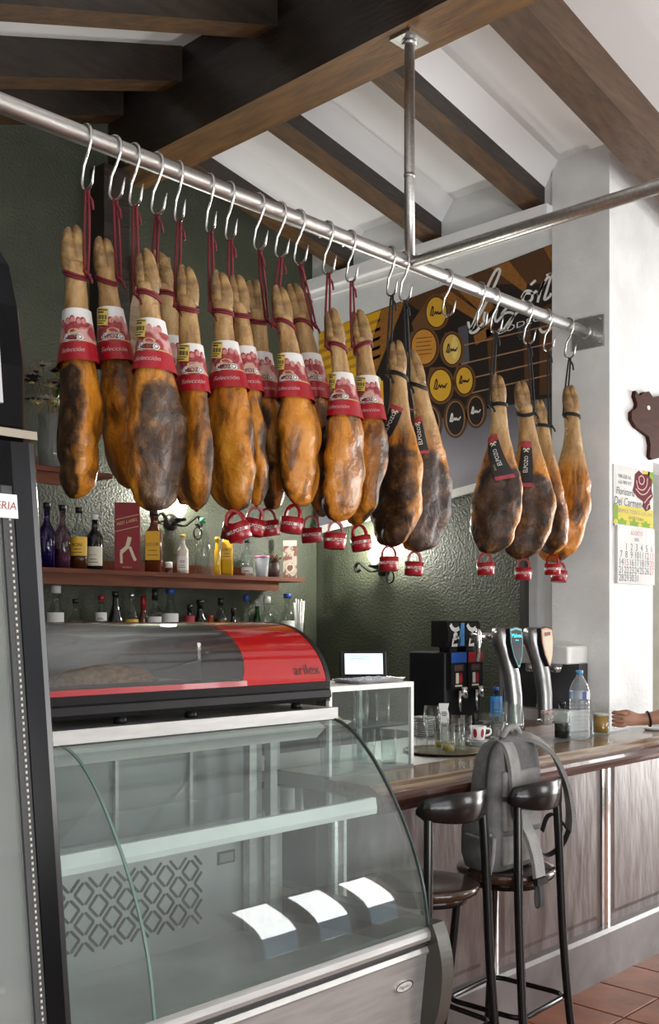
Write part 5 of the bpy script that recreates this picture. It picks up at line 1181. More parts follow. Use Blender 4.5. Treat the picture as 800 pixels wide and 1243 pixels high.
b.geo(([(x / wmax, y) for x, y in tg_[0]], tg_[1]), lambda u_, v_: pj(A0[0] + dx * u_ + 0, A0[1] + dy * u_ - v_ * sc_, 0.0028), 8)
for k in range(6):                                    # dotted bunch of grapes beside the lettering
    for j in range(5): ppoly(b, ellipse(630 + j * 3.1 + (k % 2) * 1.5, 396 + k * 3.1 - j * 1.1, 1.1, 1.3, 8), 0.0026, 10)
b.build('print', pm, po)
b = MB(); b.add([pj(387, 640) + Vector(q) for q in ((-0.02, 0, 0), (0.004, 0, 0), (0.004, 0, -0.04), (-0.02, 0, -0.04))] + [pj(671, 562) + Vector(q) for q in ((-0.02, 0, 0), (0.004, 0, 0), (0.004, 0, -0.04), (-0.02, 0, -0.04))], [(0, 1, 2, 3), (7, 6, 5, 4), (0, 4, 5, 1), (1, 5, 6, 2), (2, 6, 7, 3), (3, 7, 4, 0)], 0)
b.build('lower_frame', white_p, po)

# ================================================================== things on the bar
# glass cabinet
gx0, gx1, gy0, gy1, gz0, gz1 = 2.475, 2.916, 2.375, 2.64, 1.1005, 1.405
gc = thing('glass_cabinet', 'small white framed glass cabinet of glassware on the bar', 'cabinet', (2.7, 2.5, gz0))
b = MB(); b.box(gx0, gx1, gy0, gy1, gz1 - 0.018, gz1); part(b, 'top_board', white_p, gc)
b = MB(); b.box(gx0, gx1, gy0, gy1, gz0, gz0 + 0.008); part(b, 'bottom_board', mid_grey, gc)
for (x, y) in ((gx1 - 0.014, gy0), (gx0, gy0), (gx1 - 0.014, gy1 - 0.014), (gx0, gy1 - 0.014)):
    b = MB(); b.box(x, x + 0.014, y, y + 0.014, gz0 + 0.008, gz1 - 0.018); part(b, 'corner_post', white_p, gc)
b = MB(); b.box(gx0 + 0.014, gx1 - 0.014, gy0 + 0.004, gy0 + 0.008, gz0 + 0.008, gz1 - 0.018); part(b, 'pane', case_glass, gc)
b = MB(); b.box(gx1 - 0.010, gx1 - 0.006, gy0 + 0.014, gy1 - 0.014, gz0 + 0.008, gz1 - 0.018); part(b, 'pane', case_glass, gc)
b = MB(); b.box(gx0 + 0.014, gx1 - 0.014, gy0 + 0.03, gy1 - 0.005, 1.252, 1.258); part(b, 'glass_shelf', glass('shelf_glass', (0.55, 0.62, 0.62), 1.5, 0.02, 0.1), gc)
# glassware
def tumbler(name, loc, h, r, label, group, top=1.12, liquid=None):
    o = thing(name, label, 'glass', loc, 0, group)
    b = MB(); b.lathe([(r * 0.92, 0), (r, 0.004), (r * top, h), (r * top - 0.002, h), (r - 0.002, 0.012), (0.002, 0.010)], 20); b.build('bowl', clear, o)
    if liquid: b = MB(); b.lathe([(r - 0.003, 0.012), (r * (1 + (top - 1) * .3) - 0.003, h * 0.3)], 18); b.build('drink', liquid, o)
    return o
def wine(loc, h, label, group):
    o = thing('wine_glass', label, 'glass', loc, 0, group)
    b = MB(); b.lathe([(0.030, 0), (0.030, 0.002), (0.006, 0.006), (0.004, 0.03), (0.004, h * 0.42)], 20); b.build('stem', clear, o)
    b = MB(); b.lathe([(0.006, h * .42), (0.024, h * .48), (0.034, h * .60), (0.036, h * .72), (0.029, h), (0.0275, h), (0.0345, h * .72), (0.0325, h * .61), (0.022, h * .49), (0.004, h * .44)], 22); b.build('bowl', clear, o)
cz = 1.1088
G1 = 'glasses stored in the glass cabinet'
for k, (x, y, h, r) in enumerate(((2.56, 2.46, 0.115, 0.027), (2.64, 2.52, 0.12, 0.028), (2.72, 2.46, 0.118, 0.027), (2.80, 2.50, 0.125, 0.030), (2.865, 2.45, 0.12, 0.027))):
    tumbler('tumbler', (x, y, cz), h, r, 'clear tumbler on the floor of the glass cabinet', G1)
for k, (x, y, h, r) in enumerate(((2.74, 2.47, 0.10, 0.024), (2.80, 2.53, 0.11, 0.025), (2.855, 2.47, 0.105, 0.024))):
    tumbler('tumbler', (x, y, 1.2585), h, r, 'clear tumbler on the upper glass shelf of the cabinet', 'glasses on the cabinet shelf')
pn_ = thing('steel_dish', 'shallow oval steel dish with pastry on the cabinet shelf', 'dish', (2.58, 2.49, 1.2585))
b = MB(); b.lathe([(0.05, 0), (0.085, 0.018), (0.088, 0.018), (0.052, -0.0 + 0.002)], 24); b.build('dish', steel, pn_)
b = MB(); b.lathe([(0.05, 0.010), (0.06, 0.022), (0.045, 0.036), (0.005, 0.040)], 16); b.build('pastry', M('pastry', (0.40, 0.28, 0.12), 0.7, bump=0.5, bscale=80), pn_)
# till screen and foil tray on top of the cabinet
ts = thing('till_screen', 'black framed till screen with white display on top of the glass cabinet', 'screen', onD(441, 822, 3.86), YAW - R(90) + R(4))
ts.location.z = 1.4055
tm_ = Matrix.Rotation(R(-14), 4, 'X')
b = MB(); b.bevbox(-0.088, 0.088, -0.006, 0.008, 0.012, 0.108, 0.005, mat=tm_); b.build('bezel', black_plastic, ts)
scr = M('lit_screen', (0.78, 0.85, 0.95), 0.3, emit=0.75)
b = MB(); b.add([tm_ @ Vector(p) for p in ((-0.068, -0.0068, 0.020), (0.074, -0.0068, 0.020), (0.074, -0.0068, 0.098), (-0.068, -0.0068, 0.098))], [(0, 1, 2, 3)], 0)
for k, (x0_, x1_) in enumerate(((-0.055, 0.02), (-0.055, 0.035), (-0.055, -0.01))):
    z_ = 0.086 - k * 0.008; b.add([tm_ @ Vector(p) for p in ((x0_, -0.0074, z_), (x1_, -0.0074, z_), (x1_, -0.0074, z_ + 0.0022), (x0_, -0.0074, z_ + 0.0022))], [(0, 1, 2, 3)], 1)
b.build('display', [scr, M('screen_text', (0.25, 0.40, 0.62), 0.4)], ts)
b = MB(); b.box(-0.04, 0.04, 0.0, 0.06, 0.0, 0.014); b.build('stand', dark_grey, ts)
ft = thing('foil_tray', 'flat crumpled foil tray lying on top of the glass cabinet', 'tray', (2.78, 2.47, 1.4055), R(0))
b = MB(); rings = []
for z, s_ in ((0, 0.92), (0.008, 1.0), (0.012, 1.02), (0.010, 0.97), (0.003, 0.88)):
    rings.append([(s_ * 0.135 * math.copysign(abs(math.cos(a)) ** .4, math.cos(a)), s_ * 0.075 * math.copysign(abs(math.sin(a)) ** .4, math.sin(a)), z + 0.0015 * (1 + math.sin(a * 11))) for a in [2 * math.pi * k / 48 for k in range(48)]])
b.loft(rings, 0, False); b.build('foil', M('foil', (0.6, 0.6, 0.6), 0.25, 0.95, bump=0.6, bscale=60), ft)

# tray with dirty glasses
TR = onD(538, 914, 4.16); trc = Vector((TR.x, TR.y, 1.0985))
ty = thing('serving_tray', 'oval brown serving tray crowded with used glasses', 'tray', trc, YAW - R(90))
b = MB(); b.lathe([(0.105, 0), (0.125, 0.010), (0.130, 0.010), (0.128, 0.006), (0.105, 0.003)], 36, mat=Matrix.Scale(1.24, 4)); b.build('tray_plate', M('olive_tray', (0.13, 0.10, 0.04), 0.35, coat=0.2), ty)
tz = 1.1022
def on_tray(px, dd): p_ = onD(px, 900, 4.16 + dd); return (p_.x, p_.y, tz)
beer_r = M('drink_rest', (0.50, 0.38, 0.12), 0.2)
wine(on_tray(524, -0.03), 0.185, 'wine glass on the oval serving tray', 'used glasses on the tray')
GT = 'used glasses on the tray'
for (px, dd, h, r) in ((512, 0.04, 0.115, 0.024), (536, 0.05, 0.11, 0.027), (544, -0.07, 0.12, 0.026), (556, 0.0, 0.145, 0.026), (551, 0.075, 0.125, 0.024), (566, 0.042, 0.14, 0.022)):
    tumbler('tumbler', on_tray(px, dd), h, r, 'used tumbler with a rest of beer on the oval tray' if px in (536, 544) else 'empty used tumbler standing on the oval tray', GT, 1.08, beer_r if px in (536, 544) else None)
# cup on saucers
SP = onD(580, 903, 4.35); sp_ = Vector((SP.x, SP.y, 1.0985))
for k in range(4):
    o = thing('saucer', 'grey white saucer in the stack under the red and white cup', 'saucer', sp_ + Vector((0, 0, 0.0065 * k)), 0, 'saucer stack')
    b = MB(); b.lathe([(0.035, 0), (0.060, 0.005), (0.062, 0.0062), (0.03, 0.0045), (0.005, 0.0042)], 28); b.build('plate', M('saucer_white', (0.62, 0.62, 0.62), 0.25), o)
cu = thing('coffee_cup', 'white coffee cup with red ovals on the saucer stack', 'cup', sp_ + Vector((0, 0, 0.0262)), YAW - R(90))
b = MB(); b.lathe([(0.022, 0), (0.028, 0.004), (0.036, 0.06), (0.034, 0.06), (0.026, 0.008)], 26); b.build('cup_body', white_p, cu)
b = MB()
for a0 in (-28, 28, 90, -90):
    pts = ellipse(0, 0.032, 0.0085, 0.019, 16); b.add([Vector(((0.0345 + (z - 0.05) * 0.14 + 0.0012) * math.sin(R(a0) + x / 0.034), -(0.0345 + (z - 0.05) * 0.14 + 0.0012) * math.cos(R(a0) + x / 0.034), z)) for x, z in pts], [tuple(range(16))], 0)
b.build('red_print', red_ink, cu)
b = MB(); b.tube(smooth_pts([(0.033, 0.01, 0.048), (0.055, 0.02, 0.045), (0.055, 0.02, 0.025), (0.031, 0.01, 0.018)], 4), 0.004, 8); b.build('handle', white_p, cu)
# tall glasses behind
GB = 'clean tall glasses in front of the beer taps'
for (px, dd, h, r) in ((586, 0.02, 0.12, 0.034), (607, 0.05, 0.17, 0.030), (619, -0.02, 0.165, 0.030), (628, 0.05, 0.15, 0.028), (603, -0.08, 0.125, 0.030)):
    p_ = onD(px, 885, 4.55 + dd); tumbler('tall_glass', (p_.x, p_.y, 1.0985), h, r, 'low wide clean glass among the taller ones in front of the beer taps' if h < 0.13 else 'clean tall glass standing in front of the beer taps', GB, 1.1)
# stacked plates behind the tray
p_ = onD(515, 866, 4.75)
for k in range(9):
    o = thing('plate', 'small pale plate in the stack behind the tray of glasses', 'plate', (p_.x, p_.y, 1.0985 + 0.010 * k + 0.09 * 0), 0, 'plate stack')
    b = MB(); b.lathe([(0.035, 0), (0.050, 0.007), (0.052, 0.009), (0.03, 0.006), (0.005, 0.0055)], 24); b.build('plate_body', M_plate, o) if False else b.build('plate_body', bpy.data.materials['saucer_white'], o)
# white tag stand
p_ = onD(539, 872, 4.55); o = thing('tag_stand', 'white waisted card stand with small black print', 'sign', (p_.x, p_.y, 1.0985), YAW - R(90))
pts = [(-0.016, 0), (0.016, 0), (0.013, 0.03), (0.014, 0.06), (0.022, 0.09), (0.022, 0.12), (0.016, 0.14), (0.022, 0.165), (-0.022, 0.165), (-0.022, 0.14), (-0.015, 0.12), (-0.018, 0.09), (-0.02, 0.06), (-0.016, 0.03)]
b = MB(); b.prism(pts, lambda x, z: Vector((x, 0.004, z)), lambda x, z: Vector((x, -0.004, z))); b.build('card', white_p, o)
b = MB()
for z_, w_ in ((0.125, .022), (0.118, .026), (0.111, .02), (0.07, .018), (0.064, .022)): b.add([(-w_ / 2, -0.0046, z_), (w_ / 2, -0.0046, z_), (w_ / 2, -0.0046, z_ + .0035), (-w_ / 2, -0.0046, z_ + .0035)], [(0, 1, 2, 3)], 0)
b.build('print', black_ink, o)

# ------------------------------------------------------------------ twin drinks dispenser
dx0, dx1, dy0, dy1, dz0 = 3.95, 4.235, 2.995, 3.25, 1.0985
ds = thing('drinks_dispenser', 'black twin drinks dispenser with blue and red front panels and picture hoppers', 'dispenser', (4.09, 3.12, dz0))
b = MB(); b.bevbox(dx0, dx1, dy0 + 0.03, dy1, dz0 + 0.03, 1.475, 0.012); b.box(dx0, dx1, dy0 + 0.01, dy1, dz0, dz0 + 0.03); part(b, 'body', black_plastic, ds)
blue_p = M('blue_panel', (0.02, 0.10, 0.42), 0.3); 
for k, (xa, xb, pmx) in enumerate(((dx0 + 0.015, dx0 + 0.135, blue_p), (dx0 + 0.150, dx0 + 0.27, red_p))):
    b = MB(); b.box(xa, xb, dy0 + 0.005, dy0 + 0.03, 1.30, 1.475, 0); b.box(xa, xb, dy0 + 0.003, dy0 + 0.006, 1.425, 1.474, 1)
    xc = (xa + xb) / 2
    b.box(xc - 0.035, xc + 0.035, dy0 + 0.0035, dy0 + 0.006, 1.385, 1.415, 2)
    for q in (-0.018, 0.006): b.box(xc + q, xc + q + 0.012, dy0 + 0.0025, dy0 + 0.004, 1.395, 1.406, 3)
    b.box(xc - 0.024, xc - 0.002, dy0 + 0.0035, dy0 + 0.006, 1.325, 1.375, 4); b.add([Vector((x, dy0 + 0.0030, z)) for x, z in ellipse(xc + 0.014, 1.35, 0.013, 0.026, 16)], [tuple(range(15, -1, -1))], 3)
    b.box(xc - 0.030, xc + 0.024, dy0 + 0.0035, dy0 + 0.006, 1.310, 1.318, 4)
    part(b, 'front_panel', [black_plastic, pmx, dark_grey, red_ink, l_cream], ds)
    b = MB(); b.lathe([(0.018, 0), (0.018, 0.05), (0.010, 0.055)], 16, at=(xc + 0.03, dy0 - 0.004, 1.255)); b.lathe([(0.009, -0.10), (0.009, 0.0)], 12, at=(xc + 0.0, dy0, 1.29)); part(b, 'spout', chrome, ds)
    # picture hopper
    b = MB(); ya = dy0 + 0.02
    pr_ = [(ya + 0.010, 1.500), (ya, 1.53), (ya - 0.004, 1.57), (ya + 0.004, 1.615), (ya + 0.012, 1.625), (ya + 0.10, 1.625), (ya + 0.10, 1.500)]
    b.prism(pr_, lambda y, z: Vector((xa - 0.008, y, z)), lambda y, z: Vector((xb + 0.002, y, z)), 0); b.box(xa + 0.03, xb - 0.03, ya + 0.02, ya + 0.08, 1.475, 1.50, 0)
    hp = part(b, 'hopper', black_plastic, ds)
    b = MB(); fz = lambda x, z: Vector((x, ya - 0.0065, z))
    if k == 0: b.add([fz(xb - 0.055, 1.505), fz(xb - 0.004, 1.505), fz(xb - 0.004, 1.615), fz(xb - 0.030, 1.615)], [(0, 1, 2, 3)], 1)
    b.geo(stroke([tuple(p) for p in smooth_pts([(xa + .005, 1.608), (xa + .02, 1.590), (xa + .045, 1.582), (xa + .075, 1.590)], 4)], 0.020), fz, 0)
    b.add([fz(x, z) for x, z in ellipse(xa + .045, 1.552, .018, .020, 16)], [tuple(range(16))], 0); b.geo(stroke([(xa + .05, 1.552), (xa + .085, 1.535)], 0.012), fz, 0); b.geo(stroke([(xa + .03, 1.540), (xa + .02, 1.508), (xa + .06, 1.510)], 0.016), fz, 0)
    b.geo(stroke([(xa + .072, 1.508), (xa + .082, 1.53)], 0.010), fz, 2)
    sub(b, 'picture', [paper, M('sky_blue_print', (0.05, 0.28, 0.62), 0.3), mid_grey], hp)
b = MB(); b.box(dx0 + 0.01, dx1 - 0.01, dy0 - 0.03, dy0 + 0.012, dz0, dz0 + 0.018); part(b, 'drip_tray', dark_grey, ds)

# ------------------------------------------------------------------ white coffee machine in front of the pillar
cmx = thing('coffee_machine', 'white coffee machine with dark central bay behind the beer taps', 'coffee machine', (4.35, 2.76, 1.0985))
b = MB(); b.bevbox(4.30, 4.485, 2.57, 2.955, 1.42, 1.505, 0.012); part(b, 'hood', white_p, cmx)
b = MB(); b.box(4.40, 4.48, 2.57, 2.955, 1.18, 1.42); part(b, 'bay', dark_grey, cmx)
b = MB(); b.bevbox(4.295, 4.485, 2.565, 2.96, 1.0985, 1.20, 0.01); part(b, 'base', white_p, cmx)
b = MB(); b.box(4.30, 4.40, 2.92, 2.955, 1.2, 1.42); part(b, 'side_cheek', mid_grey, cmx)
for yy in (2.66, 2.80): b = MB(); b.lathe([(0.03, 0), (0.03, 0.035), (0.012, 0.04)], 16, at=(4.345, yy, 1.38)); part(b, 'brew_group', chrome, cmx)
o = thing('milk_jug', 'polished steel milk jug inside the coffee machine bay', 'jug', (4.345, 2.73, 1.2005))
b = MB(); b.lathe([(0.036, 0), (0.038, 0.004), (0.036, 0.06), (0.030, 0.10), (0.032, 0.115), (0.030, 0.115), (0.028, 0.1), (0.034, 0.06)], 20); b.build('jug_body', chrome, o)
# small bottle with blue label by the dispenser
p_ = onD(602, 868, 4.80)
bottle('small bottle with blue and green label between dispenser and beer tap', (p_.x, p_.y, 1.1505), 0.17, 0.028, g_blue, c_blue, M('label_blue', (0.04, 0.26, 0.66), 0.4), None, 'squat', lab=(0.2, 0.75))
p_ = onD(683, 872, 4.72)
bottle('short bottle of dark liqueur with black cap behind the water bottle', (4.09, 2.475, 1.0985), 0.165, 0.037, g_clear, c_black, None, None, 'squat', liquid=M('black_liqueur', (0.012, 0.008, 0.006), 0.08), fill=0.42, neck=0.33, cap_h=0.12)
o = thing('sugar_glass', 'small glass filled with pink and white sugar sachets', 'glass', onD(664, 876, 4.74)); o.location.z = 1.1505
b = MB(); b.lathe([(0.026, 0), (0.030, 0.055), (0.028, 0.055), (0.024, 0.004)], 16); b.build('tumbler_body', clear, o)
for k in range(7):
    a = k * 0.9; b = MB(); b.box(-0.003, 0.003, -0.011, 0.011, 0.006, 0.066, mat=Matrix.Translation((0.014 * math.cos(a), 0.014 * math.sin(a), 0)) @ Matrix.Rotation(a, 4, 'Z') @ Matrix.Rotation(R(8), 4, 'Y')); b.build('sachet', M('sachet_pink', (0.50, 0.25, 0.24), 0.6, col2=(0.72, 0.66, 0.62), scale=90) if k == 0 else bpy.data.materials['sachet_pink'], o)

# ------------------------------------------------------------------ beer taps
tap_m = M('tap_grey_metal', (0.34, 0.34, 0.34), 0.28, 0.85, col2=(0.26, 0.26, 0.26), scale=6)
def tap(px, label, face, txt, tcol, rim):
    base = Vector((xY(px, 2.66), 2.66, 1.1505)); s = 0.445
    o = thing('beer_tap', label, 'beer tap', base, YAW - R(90) + R(18), 'beer taps')
    b = MB(); rings = []
    prof3 = [(0.00, 0.0, .036, .036), (.02, .0, .033, .034), (.06, .0, .031, .032), (.30, -.004, .034, .034), (.52, -.018, .036, .036), (.68, -.040, .038, .040), (.82, -.058, .044, .045), (.93, -.062, .047, .047), (.985, -.060, .044, .042), (1.0, -.058, .030, .028)]
    for z, x, rx, ry in prof3:
        rings.append([(x + rx * math.copysign(abs(math.cos(a)) ** .7, math.cos(a)), ry * math.copysign(abs(math.sin(a)) ** .7, math.sin(a)), z * s) for a in [2 * math.pi * k / 24 for k in range(24)]])
    b.loft(rings, 0, True); b.build('column', tap_m, o)
    b = MB(); b.lathe([(0.046, 0), (0.046, 0.008), (0.036, 0.014)], 24); b.build('base_ring', chrome, o)
    # shield plate on the front
    sh = [(-0.040, 0.080), (0.0, 0.088), (0.042, 0.080), (0.043, 0.02), (0.030, -0.04), (0.008, -0.088), (-0.004, -0.088), (-0.028, -0.04), (-0.042, 0.02)]
    mt = Matrix.Translation((-0.018, -0.055, s * 0.80)) @ Matrix.Rotation(R(24), 4, 'Z') @ Matrix.Rotation(R(-6), 4, 'X')
    b = MB(); b.prism([(x * 1.08, z * 1.06) for x, z in sh], lambda x, z: mt @ Vector((x, 0.022, z)), lambda x, z: mt @ Vector((x, 0.0, z)), 0); shd = b.build('shield', black_plastic, o)
    b = MB(); b.add([mt @ Vector((x, -0.0012, z)) for x, z in sh][::-1], [tuple(range(len(sh)))], 1); b.add([mt @ Vector((x * .90, -0.0022, z * .92)) for x, z in sh][::-1], [tuple(range(len(sh)))], 0)
    if txt:
        b.geo(text_geo(txt, 0.026), lambda x, z: mt @ Vector((x, -0.0034, 0.052 + z)), 2); b.geo(text_geo('cinco', 0.012), lambda x, z: mt @ Vector((x, -0.0034, 0.032 + z)), 2)
    else: b.add([mt @ Vector(p) for p in ((-0.024, -0.0034, 0.046), (0.024, -0.0034, 0.052), (0.024, -0.0034, 0.068), (-0.024, -0.0034, 0.064))], [(0, 1, 2, 3)], 2)
    b.build('face_plate', [face, rim, tcol], shd)
    return o
tap(625, 'curved grey beer tap with dark shield lettered in glowing cyan', M('dark_shield', (0.10, 0.11, 0.12), 0.15, 0.5), 'Mahou', M('cyan_glow', (0.02, 0.62, 0.72), 0.4, emit=1.6), M('cyan_rim', (0.25, 0.62, 0.68), 0.2, 0.3))
tap(662, 'curved grey beer tap with cream shield and red rim', M('cream_shield', (0.70, 0.62, 0.50), 0.12, 0.4), None, M('brown_red_print', (0.20, 0.03, 0.02), 0.4), M('red_rim', (0.55, 0.14, 0.06), 0.3))
tb_ = thing('tap_manifold', 'chrome tap bar with lever faucets beside the beer taps', 'tap', (4.0, 2.70, 1.56))
zb = 1.555; xA, xB = xY(574, 2.78), xY(655, 2.78)
b = MB(); b.tube([(xA, 2.78, zb), (xB, 2.78, zb)], 0.016, 14); part(b, 'bar', chrome, tb_)
for px_ in (600, 606, 641, 646): 
    b = MB(); b.lathe([(0.012, -0.02), (0.024, -0.012), (0.026, 0.008), (0.015, 0.018)], 14, at=(xY(px_, 2.78), 2.78, zb)); part(b, 'collar', chrome, tb_)
b = MB(); xf = xY(583, 2.70); b.lathe([(0.009, -0.11), (0.010, -0.05), (0.016, -0.02), (0.016, 0.015), (0.010, 0.03), (0.006, 0.035)], 14, at=(xf, 2.71, zb)); b.tube([(xf, 2.71, zb + 0.01), (xf - 0.07, 2.70, zb + 0.014)], 0.006, 8); part(b, 'faucet', chrome, tb_)
b = MB(); b.tube([(4.10, 2.78, zb), (4.10, 2.78, 1.155)], 0.014, 12); part(b, 'support', chrome, tb_)

# ------------------------------------------------------------------ water bottle, mug
wb = thing('water_bottle', 'large clear plastic water bottle with blue cap standing on the bar', 'bottle', (4.075, 2.378, 1.1015))
pet = glass('pet_plastic', (0.93, 0.96, 0.97), 1.35, 0.05, 0.13, (0.85, 0.9, 0.92))
P = [(0.034, 0), (0.043, 0.006), (0.0445, 0.016)]
for k in range(9): z0 = 0.022 + k * 0.0165; P += [(0.0445, z0), (0.0445, z0 + 0.008), (0.0425, z0 + 0.0125)]
P += [(0.0445, 0.175), (0.0445, 0.215), (0.040, 0.235), (0.026, 0.262), (0.015, 0.278), (0.0135, 0.290)]
b = MB(); b.lathe(P, 26); b.build('body', pet, wb)
b = MB(); b.lathe([(0.0155, 0.288), (0.0155, 0.303), (0.013, 0.305)], 18); b.build('cap', M('light_blue_cap', (0.08, 0.35, 0.66), 0.35), wb)
b = MB(); K = 40; b.add([(0.0452 * math.cos(2 * math.pi * q / K), 0.0452 * math.sin(2 * math.pi * q / K), z) for z in (0.180, 0.214) for q in range(K)], [(q, (q + 1) % K, K + (q + 1) % K, K + q) for q in range(K)], 0, True)
for q in range(K):
    b.mi[q] = (0, 0, 0, 0, 0, 1, 1, 1, 2, 2, 1, 1, 0, 0, 3, 3, 3, 0, 0, 0)[q % 20]
b.build('paper_label', [glass('label_film', (0.75, 0.85, 0.95), 1.3, 0.1, 0.3), M('label_navy', (0.06, 0.08, 0.30), 0.4), l_white, M('label_sky', (0.10, 0.36, 0.66), 0.4)], wb)
MUG = Vector((4.31, 2.405, 1.1015))
mg = thing('beer_mug', 'glass beer mug half full, gripped by a hand on the bar', 'mug', MUG, YAW - R(90))
b = MB(); b.lathe([(0.036, 0), (0.0385, 0.004), (0.0385, 0.118), (0.036, 0.118), (0.0355, 0.012), (0.002, 0.010)], 28); b.build('mug_body', clear, mg)
b = MB(); b.lathe([(0.034, 0.0125), (0.0345, 0.088)], 24); b.build('beer', M('lager', (0.42, 0.22, 0.02), 0.12, emit=0.0), mg)
b = MB(); b.lathe([(0.0345, 0.0885), (0.0348, 0.099)], 24); b.build('foam', M('foam_white', (0.80, 0.76, 0.64), 0.7), mg)
b = MB(); b.tube(smooth_pts([(0.037, 0, 0.103), (0.062, 0, 0.108), (0.074, 0, 0.085), (0.072, 0, 0.045), (0.058, 0, 0.020), (0.037, 0, 0.022)], 5), 0.0065, 10); b.build('handle', clear, mg)
o = thing('ashtray', 'small white saucer lying on the bar beyond the mug', 'saucer', (4.68, 2.33, 1.1015))
b = MB(); b.lathe([(0.04, 0), (0.055, 0.012), (0.052, 0.013), (0.036, 0.004)], 22); b.build('dish', white_p, o)

# ================================================================== pillar decoration
PF = PILY0 - 0.001
pig = thing('pig_plaque', 'dark brown wooden pig silhouette on the white wall above the calendar', 'plaque', (5.0, PF, 2.6))
out = [(767, 500), (767, 509), (772, 518), (780, 524), (788, 530), (790, 540), (789, 554), (792, 558), (800, 556), (803, 546), (806, 536), (822, 540), (845, 540), (852, 548), (852, 562), (862, 562), (864, 545), (872, 530), (874, 505), (866, 490), (850, 482), (825, 479), (805, 480), (793, 482), (788, 475), (782, 476), (777, 481), (772, 474), (771, 481), (774, 490), (773, 495)]
pw = [onY(x, y, PF - 0.02) for x, y in out]
b = MB(); b.prism([(v.x, v.z) for v in pw], lambda x, z: Vector((x, PF, z)), lambda x, z: Vector((x, PF - 0.02, z)))
part(b, 'silhouette', M('pig_brown', (0.06, 0.018, 0.010), 0.7, col2=(0.04, 0.012, 0.007), stretch=(1, 6, 6), spec=0.15), pig)
b = MB(); e = onY(787, 495, PF - 0.02); b.prism(ellipse(e.x, e.z, 0.016, 0.011, 12), lambda x, z: Vector((x, PF - 0.019, z)), lambda x, z: Vector((x, PF - 0.023, z))); part(b, 'eye', M_cream, pig)

cal_paper = M('calendar_paper', (0.60, 0.60, 0.58), 0.7, spec=0.1)
cal = thing('wall_calendar', 'florist wall calendar with red rose picture and a page of dates', 'calendar', (4.7, PF, 2.2))
Xa, Xb = xY(744, PF), xY(792, PF); zt = zz(563, Xa, PF); zm = zz(637, Xa, PF); zb_ = zz(708, Xa, PF)
Wc = Xb - Xa
b = MB(); b.box(Xa, Xb, PF - 0.004, PF, zm, zt); part(b, 'backing_card', cal_paper, cal)
b = MB(); b.box(Xa + 0.02, Xb - 0.004, PF - 0.014, PF, zb_, zm); pad = part(b, 'page_pad', cal_paper, cal)
fc = lambda o: (lambda x, z: Vector((Xa + x * Wc, PF - o, zm + z * (zt - zm))))
b = MB()
def qd(x0, x1, z0, z1, o, m): f = fc(o); b.add([f(x0, z0), f(x1, z0), f(x1, z1), f(x0, z1)], [(0, 1, 2, 3)], m)
qd(0, 1, 0, 0.34, 0.0044, 0); qd(0, 1, 0, 0.10, 0.0047, 1); qd(0, .10, 0.0, .34, .0048, 1); qd(0.86, 1, 0.80, 1, 0.0047, 1); qd(0.72, .90, 0.90, 1, 0.0047, 0)
for k in range(7): f = fc(0.0049); b.add([f(x, z) for x, z in ellipse(0.05 + k * 0.15, 0.05 + 0.03 * (k % 2), 0.05, 0.055, 10)], [tuple(range(10))], 1 if k % 2 else 0)
f = fc(0.0052)
rose = [(0.50, .72), (.52, .90), (.62, .98), (.72, .93), (.84, .95), (.97, .86), (.95, .70), (.99, .58), (.90, .48), (.93, .36), (.80, .30), (.70, .38), (.74, .46), (.58, .52), (.46, .62)]
b.add([f(*p) for p in rose], [tuple(range(len(rose)))], 2)
f2 = fc(0.0056)
for st_ in ([(.62, .86), (.70, .90), (.76, .84), (.72, .76), (.64, .77), (.62, .86)], [(.56, .80), (.60, .68), (.72, .66), (.82, .74), (.84, .88)], [(.54, .66), (.68, .58), (.82, .62), (.92, .74)], [(.76, .44), (.86, .54), (.95, .60)], [(.82, .34), (.86, .42), (.91, .44)]):
    b.geo(stroke([tuple(p) for p in smooth_pts(st_, 4)], 0.018), f2, 3)
def tx(s, size, cx_, cz_, o, m, sx=1.0, sh=0.0, rot=0.0):
    g = text_geo(s, size, shear=sh, sx=sx); b.add([Vector((Xa + cx_ * Wc + x, PF - o, zm + cz_ * (zt - zm) + y + rot * x)) for x, y in g[0]], g[1], m, False)
tx('948 638 161', 0.026, 0.27, 0.82, 0.0052, 4, 1.0); tx('636 989 317', 0.026, 0.27, 0.72, 0.0052, 4, 1.0)
tx('Floristeria', 0.050, 0.28, 0.57, 0.0052, 4, 0.9, 0.2); tx('Del Carmen', 0.058, 0.34, 0.40, 0.0054, 4, 0.95, 0.2)
tx('ABRIMOS TODOS LOS DIAS', 0.028, 0.52, 0.25, 0.0054, 5, 1.1); tx('DE 9,00 A 21,00 H.', 0.020, 0.56, 0.15, 0.0054, 4)
part(b, 'picture_print', [M('cal_yellow', (0.55, 0.48, 0.07), 0.7, spec=0.1), M('cal_green', (0.20, 0.33, 0.03), 0.7, spec=0.1), M('rose_red', (0.11, 0.004, 0.010), 0.7, spec=0.1), M('rose_line', (0.55, 0.38, 0.36), 0.7, spec=0.1), black_ink, M('cal_brown', (0.26, 0.12, 0.03), 0.5)], cal)
b = MB(); PWd = Wc - 0.024; PH = zm - zb_
def ptx(s, size, u_, v_, m):
    g = text_geo(s, size); b.add([Vector((Xa + 0.02 + u_ * PWd + x, PF - 0.0148, zb_ + v_ * PH + y)) for x, y in g[0]], g[1], m, False)
ptx('AGOSTO', 0.030, 0.5, 0.89, 1); ptx('2023', 0.022, 0.5, 0.78, 0)
